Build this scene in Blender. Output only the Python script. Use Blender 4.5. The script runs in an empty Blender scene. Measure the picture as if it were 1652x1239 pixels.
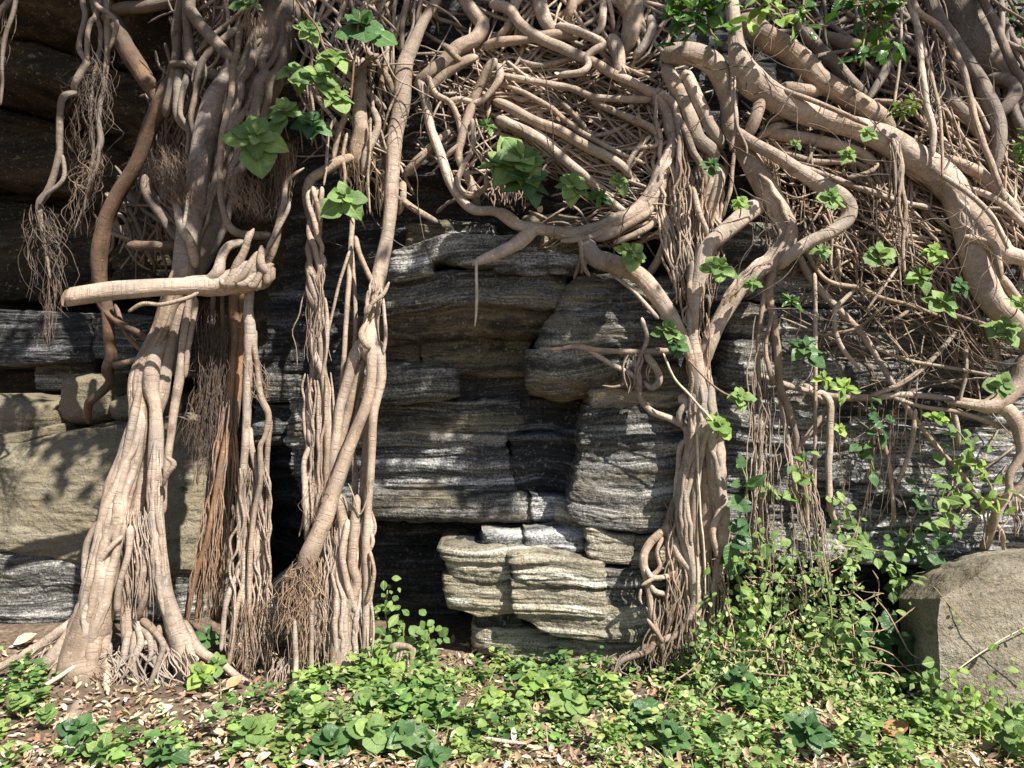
import bpy, bmesh, math, random
import numpy as np
from mathutils import Vector, Matrix, Quaternion

# ------------------------------------------------------------------ camera, sky, sun, exposure
SC = bpy.context.scene
COL = SC.collection
W0, H0, FPX, CAMZ = 1652.0, 1239.0, 1248.0, 1.6
cam = bpy.data.objects.new('camera', bpy.data.cameras.new('camera'))
COL.objects.link(cam)
cam.location = (0, 0, CAMZ)
cam.rotation_euler = (math.radians(90), 0, 0)
cam.data.sensor_width = 36.0
cam.data.lens = FPX / W0 * 36.0
cam.data.clip_start = 0.05
cam.data.clip_end = 2000
SC.camera = cam

SUN = Vector((0.90, -0.95, 1.50)).normalized()          # towards the sun: behind the camera, to the right, high
EL = math.asin(SUN.z)
world = bpy.data.worlds.new('World'); SC.world = world; world.use_nodes = True
wn = world.node_tree.nodes; wl = world.node_tree.links
bg = wn['Background']; bg.inputs['Strength'].default_value = 0.06
sky = wn.new('ShaderNodeTexSky'); sky.sky_type = 'NISHITA'; sky.sun_disc = False
sky.sun_elevation = EL; sky.sun_rotation = math.atan2(SUN.x, SUN.y)
wl.new(sky.outputs[0], bg.inputs['Color'])
sl = bpy.data.lights.new('sun', 'SUN'); sl.energy = 5.0; sl.angle = math.radians(0.53); sl.color = (1.0, 0.945, 0.86)
so = bpy.data.objects.new('sun', sl); COL.objects.link(so)
so.rotation_euler = SUN.to_track_quat('Z', 'Y').to_euler(); so.location = SUN * 20
SC.cycles.max_bounces = 6; SC.cycles.diffuse_bounces = 3; SC.cycles.glossy_bounces = 2; SC.cycles.transmission_bounces = 3
vs = SC.view_settings
vs.view_transform = 'Standard'; vs.look = 'None'; vs.exposure = 1.08; vs.gamma = 1.0; vs.use_curve_mapping = False

# ------------------------------------------------------------------ helpers
rnd = random.Random(11)
nr = np.random.RandomState(5)

def pix(px, py, Y):
    return np.array([(px - W0/2) / FPX * Y, Y, CAMZ - (py - H0/2) / FPX * Y])

def _hash(i, j, k, s):
    n = (i*374761393 + j*668265263 + k*2147483647 + s*1274126177) & 0x7fffffff
    n = ((n ^ (n >> 13)) * 1274126177) & 0x7fffffff
    n = ((n ^ (n >> 16)) * 668265263) & 0x7fffffff
    return ((n ^ (n >> 15)) & 0xffff) / 32767.5 - 1.0

def vnoise(x, y, z, s=0, sharp=False):
    x, y, z = np.broadcast_arrays(np.asarray(x, float), np.asarray(y, float), np.asarray(z, float))
    xi, yi, zi = np.floor(x), np.floor(y), np.floor(z)
    fx, fy, fz = x-xi, y-yi, z-zi
    if sharp:
        fz = np.clip((fz-0.32)/0.36, 0, 1)
    fx, fy, fz = [f*f*(3-2*f) for f in (fx, fy, fz)]
    xi, yi, zi = xi.astype(np.int64), yi.astype(np.int64), zi.astype(np.int64)
    r = 0
    for a in (0, 1):
        wa = fx if a else 1-fx
        for b in (0, 1):
            wb = fy if b else 1-fy
            for c in (0, 1):
                wc = fz if c else 1-fz
                r = r + wa*wb*wc*_hash(xi+a, yi+b, zi+c, s)
    return r

def fbm(x, y, z, o=4, s=0):
    r = 0; a = 1.0; f = 1.0; t = 0
    for i in range(o):
        r = r + a*vnoise(x*f+i*7.3, y*f+i*3.1, z*f+i*5.7, s+i); t += a; a *= .5; f *= 2.03
    return r/t

def strata(x, y, z, s=0, dip=0.0):
    zw = z + dip*x + .05*vnoise(x*.9, y*.9, z*.6, 31) + .014*vnoise(x*4, y*4, z*3, 32)
    lo = .35*x + .2*y
    return (.52*vnoise(lo*.5, y*.3, zw*11, 40+s, True) + .3*vnoise(lo*1.5, y, zw*31, 41+s, True)
            + .18*vnoise(lo*4, y*2, zw*80, 42+s, True))

def mesh_obj(name, verts, faces, mat, uvs=None, smooth=True, parent=None, origin=None, cols=None):
    v = np.asarray(verts, float).reshape(-1, 3)
    if origin is None:
        origin = (0, 0, 0)
    v = v - np.asarray(origin, float)
    me = bpy.data.meshes.new(name)
    me.from_pydata(v.tolist(), [], faces if isinstance(faces, list) else faces.tolist())
    if smooth:
        me.polygons.foreach_set('use_smooth', [True]*len(me.polygons))
    if uvs is not None:
        ul = me.uv_layers.new(name='UVMap')
        li = np.empty(len(me.loops), dtype=np.int32); me.loops.foreach_get('vertex_index', li)
        ul.data.foreach_set('uv', np.asarray(uvs, np.float32)[li].ravel())
    if cols is not None:
        at = me.color_attributes.new('tint', 'FLOAT_COLOR', 'POINT')
        c = np.ones((len(v), 4), np.float32); c[:, :3] = cols
        at.data.foreach_set('color', c.ravel())
    me.materials.append(mat)
    o = bpy.data.objects.new(name, me); COL.objects.link(o)
    if parent is not None:
        o.parent = parent
    else:
        o.location = origin
    return o

def tag(o, label=None, cat=None, group=None, kind=None):
    if label: o['label'] = label
    if cat: o['category'] = cat
    if group: o['group'] = group
    if kind: o['kind'] = kind
    return o

def thing(name, label, cat, loc, group=None):
    o = bpy.data.objects.new(name, None); COL.objects.link(o)
    o.empty_display_size = .1; o.location = loc
    return tag(o, label, cat, group)

# ------------------------------------------------------------------ materials
def newmat(name):
    m = bpy.data.materials.new(name); m.use_nodes = True
    nt = m.node_tree
    return m, nt, nt.nodes['Principled BSDF']

def N(nt, t, **kw):
    n = nt.nodes.new(t)
    for k, v in kw.items():
        if hasattr(n, k): setattr(n, k, v)
        else: n.inputs[k].default_value = v
    return n

def ramp(nt, fac, stops):
    r = nt.nodes.new('ShaderNodeValToRGB')
    e = r.color_ramp.elements
    while len(e) < len(stops): e.new(.5)
    for i, (p, c) in enumerate(stops):
        e[i].position = p; e[i].color = (c[0], c[1], c[2], 1) if isinstance(c, (tuple, list)) else (c, c, c, 1)
    nt.links.new(fac, r.inputs['Fac'])
    return r.outputs['Color']

def mixc(nt, fac, a, b, mode='MIX'):
    n = nt.nodes.new('ShaderNodeMix'); n.data_type = 'RGBA'; n.blend_type = mode
    for sock, v in ((n.inputs[0], fac), (n.inputs[6], a), (n.inputs[7], b)):
        if hasattr(v, 'links') or isinstance(v, bpy.types.NodeSocket): nt.links.new(v, sock)
        elif isinstance(v, (int, float)): sock.default_value = v
        else: sock.default_value = (v[0], v[1], v[2], 1)
    return n.outputs[2]

def mth(nt, op, a, b=None, c=None):
    n = nt.nodes.new('ShaderNodeMath'); n.operation = op
    for i, v in enumerate((a, b, c)):
        if v is None: continue
        if isinstance(v, (int, float)): n.inputs[i].default_value = v
        else: nt.links.new(v, n.inputs[i])
    return n.outputs[0]

def noise(nt, vec, scale, detail=4, rough=.55, dist=0):
    n = N(nt, 'ShaderNodeTexNoise'); n.inputs['Scale'].default_value = scale
    n.inputs['Detail'].default_value = detail; n.inputs['Roughness'].default_value = rough
    n.inputs['Distortion'].default_value = dist
    nt.links.new(vec, n.inputs['Vector'])
    return n.outputs['Fac']

def mapv(nt, vec, sc, loc=(0, 0, 0), rot=(0, 0, 0)):
    n = N(nt, 'ShaderNodeMapping'); n.inputs['Scale'].default_value = sc
    n.inputs['Location'].default_value = loc; n.inputs['Rotation'].default_value = rot
    nt.links.new(vec, n.inputs['Vector'])
    return n.outputs[0]

def rock_mat(name, lo, mid, hi, white, tan, tanamt, black, lamscale=1.0, dip=0.0):
    m, nt, bs = newmat(name)
    geo = N(nt, 'ShaderNodeNewGeometry')
    P = geo.outputs['Position']
    # warp z so that the laminations undulate
    wn_ = noise(nt, P, 1.3, 2.5, .4)
    comb = N(nt, 'ShaderNodeCombineXYZ')
    nt.links.new(mth(nt, 'MULTIPLY', wn_, .26), comb.inputs[2])
    add = N(nt, 'ShaderNodeVectorMath'); add.operation = 'ADD'
    nt.links.new(P, add.inputs[0]); nt.links.new(comb.outputs[0], add.inputs[1])
    V = mapv(nt, add.outputs[0], (1, 1, 1), rot=(0, dip, 0))
    l1 = noise(nt, mapv(nt, V, (.9, .9, 17*lamscale)), 1.0, 3, .6)
    l2 = noise(nt, mapv(nt, V, (2.5, 2.5, 75*lamscale)), 1.0, 2, .6)
    lam = mth(nt, 'ADD', mth(nt, 'MULTIPLY', l1, .62), mth(nt, 'MULTIPLY', l2, .38))
    grain = noise(nt, P, 85, 1.5, .7)
    lam = mth(nt, 'ADD', lam, mth(nt, 'MULTIPLY', mth(nt, 'SUBTRACT', grain, .5), .36))
    c = ramp(nt, lam, [(.33, lo), (.46, mid), (.555, hi), (.66, white)])
    tm = noise(nt, mapv(nt, V, (1.3, 1.3, 4)), 1.3, 2, .6)
    tm = ramp(nt, mth(nt, 'ADD', tm, tanamt-.5), [(.46, 0.0), (.62, 1.0)])
    c = mixc(nt, mth(nt, 'MULTIPLY', tm, .85), c, mixc(nt, .75, c, tan, 'MIX'))
    # black biofilm in patches and speckles
    bm = noise(nt, mapv(nt, V, (1.6, 1.6, 5)), 2.0, 4.5, .72)
    bm = ramp(nt, mth(nt, 'ADD', bm, black-.5), [(.50, 0.0), (.60, 1.0)])
    sp = ramp(nt, grain, [(.40, 0.0), (.56, 1.0)])
    c = mixc(nt, mth(nt, 'MULTIPLY', bm, mth(nt, 'MULTIPLY_ADD', sp, .55, .35)), c, (.016, .0165, .017))
    pit = ramp(nt, grain, [(.28, .4), (.40, 1.0)])
    c = mixc(nt, 1.0, c, pit, 'MULTIPLY')
    # pale lichen dots
    lich = ramp(nt, noise(nt, P, 34, 2.5, .75), [(.60, 0.0), (.68, 1.0)])
    c = mixc(nt, mth(nt, 'MULTIPLY', lich, .45), c, (.34, .34, .27))
    nt.links.new(c, bs.inputs['Base Color'])
    bs.inputs['Roughness'].default_value = .93
    bs.inputs['Specular IOR Level'].default_value = .25
    b1 = N(nt, 'ShaderNodeBump'); b1.inputs['Strength'].default_value = .85; b1.inputs['Distance'].default_value = .014
    nt.links.new(mth(nt, 'ADD', l2, mth(nt, 'MULTIPLY', noise(nt, P, 50, 3.5, .75), 1.3)), b1.inputs['Height'])
    nt.links.new(b1.outputs[0], bs.inputs['Normal'])
    return m

M = {}
M['rock'] = rock_mat('grey_laminated_sandstone', (.022, .022, .021), (.075, .073, .067), (.18, .175, .16), (.42, .41, .38), (.19, .16, .10), .44, .49)
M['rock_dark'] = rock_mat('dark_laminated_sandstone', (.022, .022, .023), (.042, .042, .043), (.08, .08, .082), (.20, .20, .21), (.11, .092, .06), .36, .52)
M['rock_tan'] = rock_mat('buff_sandstone', (.075, .067, .052), (.20, .178, .132), (.33, .30, .232), (.58, .555, .49), (.30, .25, .168), .50, .43)
M['rock_brown'] = rock_mat('brown_sandstone', (.05, .043, .03), (.115, .095, .06), (.17, .143, .092), (.22, .2, .15), (.125, .10, .064), .42, .50)
M['slab_tan'] = rock_mat('ochre_boulder_stone', (.12, .10, .07), (.18, .152, .104), (.215, .185, .13), (.25, .22, .16), (.20, .165, .108), .50, .40, .35)
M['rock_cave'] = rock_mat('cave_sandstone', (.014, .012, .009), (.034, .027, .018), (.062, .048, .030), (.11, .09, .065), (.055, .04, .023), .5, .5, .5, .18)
M['rock_pale'] = rock_mat('pale_grey_sandstone', (.026, .026, .026), (.11, .109, .106), (.29, .288, .28), (.64, .64, .63), (.29, .25, .17), .42, .46)

def bark_mat(name, base, dark, lite, rings=1.0):
    m, nt, bs = newmat(name)
    uv = N(nt, 'ShaderNodeUVMap'); uv.uv_map = 'UVMap'
    U = uv.outputs[0]
    geo = N(nt, 'ShaderNodeNewGeometry'); P = geo.outputs['Position']
    oi = N(nt, 'ShaderNodeObjectInfo')
    big = noise(nt, P, 5, 3, .65)
    fine = noise(nt, P, 110, 2, .7)
    ring = noise(nt, mapv(nt, U, (75, 7, 1)), 1.0, 2, .6)       # short wrinkles across the root
    ring2 = noise(nt, mapv(nt, U, (26, .55, 1)), 1.0, 2, .6)  # sparse darker creases
    crease = ramp(nt, mth(nt, 'ABSOLUTE', mth(nt, 'SUBTRACT', ring2, .5)), [(.0, 1.0), (.012, 0.0)])
    c = ramp(nt, mth(nt, 'ADD', mth(nt, 'MULTIPLY', big, .7), mth(nt, 'MULTIPLY', fine, .3)), [(.32, dark), (.5, base), (.68, lite)])
    c = mixc(nt, mth(nt, 'MULTIPLY', crease, .4), c, [v*.35 for v in base])
    c = mixc(nt, mth(nt, 'MULTIPLY', ramp(nt, ring, [(.28, .4), (.44, 0.0)]), ramp(nt, big, [(.42, .1), (.6, 1.0)])), c, [v*.55 for v in base])
    spk = ramp(nt, noise(nt, P, 55, 1, .7), [(.66, 0.0), (.72, .6)])
    c = mixc(nt, spk, c, [min(1, v*1.45) for v in lite])
    # grime patches
    gr = ramp(nt, noise(nt, P, 9, 3.5, .7), [(.52, 0.0), (.72, .55)])
    c = mixc(nt, gr, c, [v*.45 for v in dark])
    pat = ramp(nt, noise(nt, P, 1.9, 2, .6), [(.36, .66), (.62, 1.1)])
    c = mixc(nt, 1.0, c, pat, 'MULTIPLY')
    lum = (base[0]+base[1]+base[2])/3
    gp = ramp(nt, noise(nt, P, 3.6, 3, .7), [(.48, 0.0), (.70, .65)])
    c = mixc(nt, gp, c, (lum*.80, lum*.72, lum*.63))
    scar = ramp(nt, noise(nt, mapv(nt, U, (11, 9, 1)), 1.0, 3, .7), [(.60, 0.0), (.70, .55)])
    c = mixc(nt, scar, c, [v*.4 for v in dark])
    hsv = N(nt, 'ShaderNodeHueSaturation')
    nt.links.new(c, hsv.inputs['Color'])
    nt.links.new(mth(nt, 'MULTIPLY_ADD', oi.outputs['Random'], .36, .82), hsv.inputs['Value'])
    nt.links.new(mth(nt, 'MULTIPLY_ADD', oi.outputs['Random'], -.25, 1.1), hsv.inputs['Saturation'])
    nt.links.new(hsv.outputs[0], bs.inputs['Base Color'])
    bs.inputs['Roughness'].default_value = .8
    bs.inputs['Specular IOR Level'].default_value = .25
    h = mth(nt, 'ADD', mth(nt, 'MULTIPLY', ring, .28*rings), mth(nt, 'MULTIPLY', fine, .35))
    h = mth(nt, 'SUBTRACT', h, mth(nt, 'MULTIPLY', crease, .5*rings))
    h = mth(nt, 'ADD', h, mth(nt, 'MULTIPLY', noise(nt, mapv(nt, U, (13, 12, 1)), 1.0, 3, .6), 1.6))
    b = N(nt, 'ShaderNodeBump'); b.inputs['Strength'].default_value = .7; b.inputs['Distance'].default_value = .006
    nt.links.new(h, b.inputs['Height']); nt.links.new(b.outputs[0], bs.inputs['Normal'])
    return m

M['bark'] = bark_mat('fig_root_bark', (.41, .31, .235), (.25, .185, .138), (.52, .41, .325))
M['bark_grey'] = bark_mat('grey_fig_bark', (.25, .195, .155), (.16, .125, .10), (.32, .255, .205))
M['bark_red'] = bark_mat('rusty_root_bark', (.30, .175, .105), (.17, .10, .065), (.40, .25, .16), .5)
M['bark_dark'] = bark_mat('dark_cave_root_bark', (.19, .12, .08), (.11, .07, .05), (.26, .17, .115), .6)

def plain_mat(name, c1, c2, scale=40, rough=.85, bump=.004):
    m, nt, bs = newmat(name)
    geo = N(nt, 'ShaderNodeNewGeometry')
    n = noise(nt, geo.outputs['Position'], scale, 5, .65)
    nt.links.new(ramp(nt, n, [(.35, c1), (.65, c2)]), bs.inputs['Base Color'])
    bs.inputs['Roughness'].default_value = rough
    bs.inputs['Specular IOR Level'].default_value = .2
    b = N(nt, 'ShaderNodeBump'); b.inputs['Strength'].default_value = .6; b.inputs['Distance'].default_value = bump
    nt.links.new(n, b.inputs['Height']); nt.links.new(b.outputs[0], bs.inputs['Normal'])
    return m

M['hair'] = plain_mat('root_hair', (.13, .09, .065), (.30, .22, .165), 30)
M['hair_dark'] = plain_mat('dark_root_hair', (.07, .052, .042), (.19, .145, .115), 30)
M['hair_tan'] = plain_mat('tan_root_hair', (.22, .15, .10), (.42, .30, .21), 30)
M['cut'] = plain_mat('sawn_wood', (.42, .30, .19), (.58, .45, .31), 50)
M['stick'] = plain_mat('bleached_stick', (.42, .35, .25), (.66, .57, .43), 30)
M['stem'] = plain_mat('plant_stem', (.16, .12, .05), (.27, .2, .09), 40, .6)
M['stem_green'] = plain_mat('green_stem', (.14, .19, .05), (.22, .27, .09), 40, .6)
M['boulder'] = None

def soil_mat():
    m, nt, bs = newmat('soil_and_litter')
    geo = N(nt, 'ShaderNodeNewGeometry'); P = geo.outputs['Position']
    a = noise(nt, P, 22, 7, .7); b_ = noise(nt, P, 1.8, 4)
    c = ramp(nt, a, [(.3, (.05, .034, .024)), (.48, (.13, .09, .06)), (.62, (.25, .18, .125)), (.75, (.4, .32, .24))])
    c = mixc(nt, ramp(nt, b_, [(.4, 0.0), (.62, .7)]), c, (.085, .06, .042))
    nt.links.new(c, bs.inputs['Base Color']); bs.inputs['Roughness'].default_value = .95
    b = N(nt, 'ShaderNodeBump'); b.inputs['Strength'].default_value = 1; b.inputs['Distance'].default_value = .02
    nt.links.new(a, b.inputs['Height']); nt.links.new(b.outputs[0], bs.inputs['Normal'])
    return m
M['soil'] = soil_mat()

def leaf_mat(name, col, vein, rough=.5, transl=.3, tint=False, veins=True):
    m, nt, bs = newmat(name)
    out = nt.nodes['Material Output']
    geo = N(nt, 'ShaderNodeNewGeometry')
    if tint:
        at = N(nt, 'ShaderNodeVertexColor'); at.layer_name = 'tint'
        c = at.outputs['Color']
        nn = noise(nt, geo.outputs['Position'], 45, 3)
        c = mixc(nt, 1.0, c, ramp(nt, nn, [(.3, .75), (.7, 1.15)]), 'MULTIPLY')
    else:
        oi = N(nt, 'ShaderNodeObjectInfo')
        uv = N(nt, 'ShaderNodeUVMap'); uv.uv_map = 'UVMap'
        sep = N(nt, 'ShaderNodeSeparateXYZ'); nt.links.new(uv.outputs[0], sep.inputs[0])
        ax = mth(nt, 'ABSOLUTE', sep.outputs[0])
        mid = ramp(nt, ax, [(.02, 1.0), (.06, 0.0)])
        # side veins: lines that run forward and outward from the midrib
        ph = mth(nt, 'FRACT', mth(nt, 'MULTIPLY', mth(nt, 'SUBTRACT', sep.outputs[1], mth(nt, 'MULTIPLY', ax, .45)), 7.5))
        side = ramp(nt, mth(nt, 'ABSOLUTE', mth(nt, 'SUBTRACT', ph, .5)), [(.03, 1.0), (.12, 0.0)])
        vv = mth(nt, 'MAXIMUM', mid, mth(nt, 'MULTIPLY', side, .6))
        base = ramp(nt, noise(nt, geo.outputs['Position'], 25, 4, .6), [(.3, [v*.72 for v in col]), (.7, [v*1.2 for v in col])])
        c = mixc(nt, mth(nt, 'MULTIPLY', vv, .6), base, vein)
        spots = ramp(nt, noise(nt, geo.outputs['Position'], 60, 2), [(.70, 0.0), (.74, .7)])
        c = mixc(nt, spots, c, (.13, .10, .04))
        hsv = N(nt, 'ShaderNodeHueSaturation'); nt.links.new(c, hsv.inputs['Color'])
        nt.links.new(mth(nt, 'MULTIPLY_ADD', oi.outputs['Random'], .6, .68), hsv.inputs['Value'])
        nt.links.new(mth(nt, 'MULTIPLY_ADD', oi.outputs['Random'], -.035, .512), hsv.inputs['Hue'])
        c = hsv.outputs[0]
        b = N(nt, 'ShaderNodeBump'); b.inputs['Strength'].default_value = .55; b.inputs['Distance'].default_value = .004; b.invert = True
        nt.links.new(mth(nt, 'ADD', vv, mth(nt, 'MULTIPLY', noise(nt, geo.outputs['Position'], 90, 2), .7)), b.inputs['Height'])
        nt.links.new(b.outputs[0], bs.inputs['Normal'])
    nt.links.new(c, bs.inputs['Base Color'])
    bs.inputs['Roughness'].default_value = rough
    bs.inputs['Specular IOR Level'].default_value = .35
    tr = N(nt, 'ShaderNodeBsdfTranslucent')
    nt.links.new(mixc(nt, 1.0, c, (1.2, 1.35, .5), 'MULTIPLY'), tr.inputs['Color'])
    mx = N(nt, 'ShaderNodeMixShader'); mx.inputs[0].default_value = transl
    nt.links.new(bs.outputs[0], mx.inputs[1]); nt.links.new(tr.outputs[0], mx.inputs[2])
    nt.links.new(mx.outputs[0], out.inputs['Surface'])
    return m

M['leaf'] = leaf_mat('hairy_green_leaf', (.165, .265, .08), (.25, .37, .14), .55, .28)
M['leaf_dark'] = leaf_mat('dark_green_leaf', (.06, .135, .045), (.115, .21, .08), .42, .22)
M['leaf_gloss'] = leaf_mat('glossy_fig_leaf', (.06, .15, .03), (.12, .22, .06), .28, .25)
M['leaf_lime'] = leaf_mat('lime_green_leaf', (.22, .34, .075), (.27, .42, .12), .5, .32)
M['cover'] = leaf_mat('ground_cover_leaf', (.1, .2, .05), (.1, .2, .05), .5, .3, tint=True)
M['litter'] = leaf_mat('dry_leaf', (.3, .2, .1), (.3, .2, .1), .75, .08, tint=True)

# ------------------------------------------------------------------ the cliff face: distance of the rock behind every direction
CC = np.array([-500, 0, 120, 250, 350, 440, 520, 620, 740, 900, 1000, 1100, 1200, 1350, 1500, 1652, 2200], float)
CR = np.array([-600, -120, 0, 120, 250, 350, 420, 550, 700, 850, 950, 1060, 1150], float)
CY = np.array([
 [5.2, 4.9, 4.9, 4.9, 4.9, 5.0, 5.0, 5.0, 5.0, 5.0, 5.0, 5.0, 5.2, 5.4, 5.6, 5.8, 6.0],
 [4.7, 4.6, 4.6, 4.6, 4.7, 4.75, 4.8, 4.8, 4.8, 4.8, 4.8, 4.75, 4.8, 4.9, 5.0, 5.1, 5.2],
 [4.9, 4.95, 5.0, 5.0, 4.9, 4.85, 4.75, 4.7, 4.68, 4.65, 4.62, 4.6, 4.65, 4.75, 4.85, 4.95, 5.0],
 [5.6, 5.7, 5.8, 5.6, 5.1, 4.9, 4.72, 4.65, 4.6, 4.57, 4.52, 4.5, 4.52, 4.6, 4.7, 4.75, 4.8],
 [6.3, 6.3, 6.3, 5.9, 5.4, 5.0, 4.8, 4.65, 4.57, 4.52, 4.47, 4.42, 4.44, 4.5, 4.55, 4.6, 4.6],
 [6.6, 6.6, 6.5, 6.2, 5.7, 5.2, 4.9, 4.75, 4.65, 4.55, 4.5, 4.44, 4.42, 4.44, 4.45, 4.45, 4.5],
 [6.8, 6.8, 6.6, 6.4, 6.0, 5.4, 5.05, 4.78, 4.7, 4.68, 4.6, 4.5, 4.46, 4.42, 4.42, 4.4, 4.4],
 [6.9, 6.9, 6.7, 6.6, 6.3, 5.6, 5.1, 4.82, 4.78, 4.76, 4.68, 4.6, 4.5, 4.45, 4.42, 4.4, 4.4],
 [6.9, 6.9, 6.8, 6.7, 6.5, 5.9, 5.2, 4.88, 4.84, 4.8, 4.7, 4.6, 4.5, 4.42, 4.4, 4.4, 4.4],
 [6.9, 6.9, 6.8, 6.7, 6.6, 6.2, 5.6, 5.4, 5.3, 4.9, 4.7, 4.6, 4.5, 4.42, 4.42, 4.42, 4.42],
 [6.9, 6.9, 6.8, 6.7, 6.6, 6.2, 5.9, 5.7, 5.4, 5.2, 5.0, 4.8, 4.65, 4.75, 4.8, 4.75, 4.7],
 [6.9, 6.9, 6.8, 6.7, 6.6, 6.2, 5.9, 5.5, 5.1, 4.95, 4.9, 4.8, 4.75, 4.85, 4.9, 4.8, 4.8],
 [6.9, 6.9, 6.8, 6.7, 6.6, 6.2, 5.9, 5.5, 5.1, 4.95, 4.9, 4.8, 4.75, 4.85, 4.9, 4.8, 4.8]])
GX = np.arange(-500, 2201, 9.0); GY_ = np.arange(-600, 1151, 7.0)
def _bil():
    a = np.array([np.interp(GX, CC, row) for row in CY])
    b = np.array([np.interp(GY_, CR, a[:, i]) for i in range(len(GX))]).T
    for r in range(3):
        p = np.pad(b, 4, mode='edge')
        k = np.array([1, 2, 3, 4, 5, 4, 3, 2, 1.])/25
        b = sum(k[i]*p[:, i:i+b.shape[1]] for i in range(9))
        b = sum(k[i]*b[i:i+b.shape[0]-8, :] for i in range(9))
    return b
SG = _bil()
def S(px, py):
    i = np.clip((np.asarray(px, float)-GX[0])/9.0, 0, len(GX)-1.001); j = np.clip((np.asarray(py, float)-GY_[0])/7.0, 0, len(GY_)-1.001)
    i0 = np.floor(i).astype(int); j0 = np.floor(j).astype(int); u = i-i0; v = j-j0
    return (SG[j0, i0]*(1-u)+SG[j0, i0+1]*u)*(1-v)+(SG[j0+1, i0]*(1-u)+SG[j0+1, i0+1]*u)*v

def grid_faces(nr_, nc, off=0, flip=False):
    a = np.arange(nr_*nc).reshape(nr_, nc)
    f = np.stack([a[:-1, :-1], a[1:, :-1], a[1:, 1:], a[:-1, 1:]], -1).reshape(-1, 4)
    if flip: f = f[:, ::-1]
    return f + off

def grid_normals(V):
    du = np.gradient(V, axis=1); dv = np.gradient(V, axis=0)
    n = np.cross(dv, du); n /= np.linalg.norm(n, axis=2, keepdims=True)+1e-12
    return n

def build_cliff():
    px = GX; py = np.arange(-600, 1151, 4.0)
    PX, PY = np.meshgrid(px, py)
    Y = S(PX, PY)
    V = np.stack([(PX-W0/2)/FPX*Y, Y, CAMZ-(PY-H0/2)/FPX*Y], -1)
    n = grid_normals(V)
    if n[100, 150, 1] > 0: n = -n
    dip = np.where(PX < 420, .25, 0.03)
    d = .07*strata(V[..., 0], V[..., 1]*.6, V[..., 2], 3, dip) + .05*fbm(V[..., 0]*2, V[..., 1]*2, V[..., 2]*4, 4, 9) + .008*fbm(V[..., 0]*18, V[..., 1]*18, V[..., 2]*30, 3, 19)
    V = V + n*d[..., None]
    # top of the cliff runs back from the brow
    top = []
    for k, dy in enumerate((8.0, 3.0, 1.2, .4)):
        r = V[0].copy(); r[:, 1] += dy; r[:, 2] += (.25, .3, .25, .12)[k]; top.append(r)
    V = np.concatenate([np.array(top), V], 0)
    f = grid_faces(*V.shape[:2])
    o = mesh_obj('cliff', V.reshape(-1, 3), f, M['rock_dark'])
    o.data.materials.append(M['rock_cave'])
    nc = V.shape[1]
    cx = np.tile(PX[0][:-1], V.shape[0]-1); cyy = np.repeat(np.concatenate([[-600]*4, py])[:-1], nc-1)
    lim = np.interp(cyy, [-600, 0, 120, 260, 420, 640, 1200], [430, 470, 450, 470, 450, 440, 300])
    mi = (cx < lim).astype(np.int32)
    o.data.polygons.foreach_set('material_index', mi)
    return tag(o, kind='structure')
cliff = build_cliff()

def polyl(pts, t):
    p = np.array(pts, float)
    d = np.concatenate([[0], np.cumsum(np.hypot(*np.diff(p, axis=0).T))]); d /= d[-1]
    return np.interp(t, d, p[:, 0]), np.interp(t, d, p[:, 1])

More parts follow.
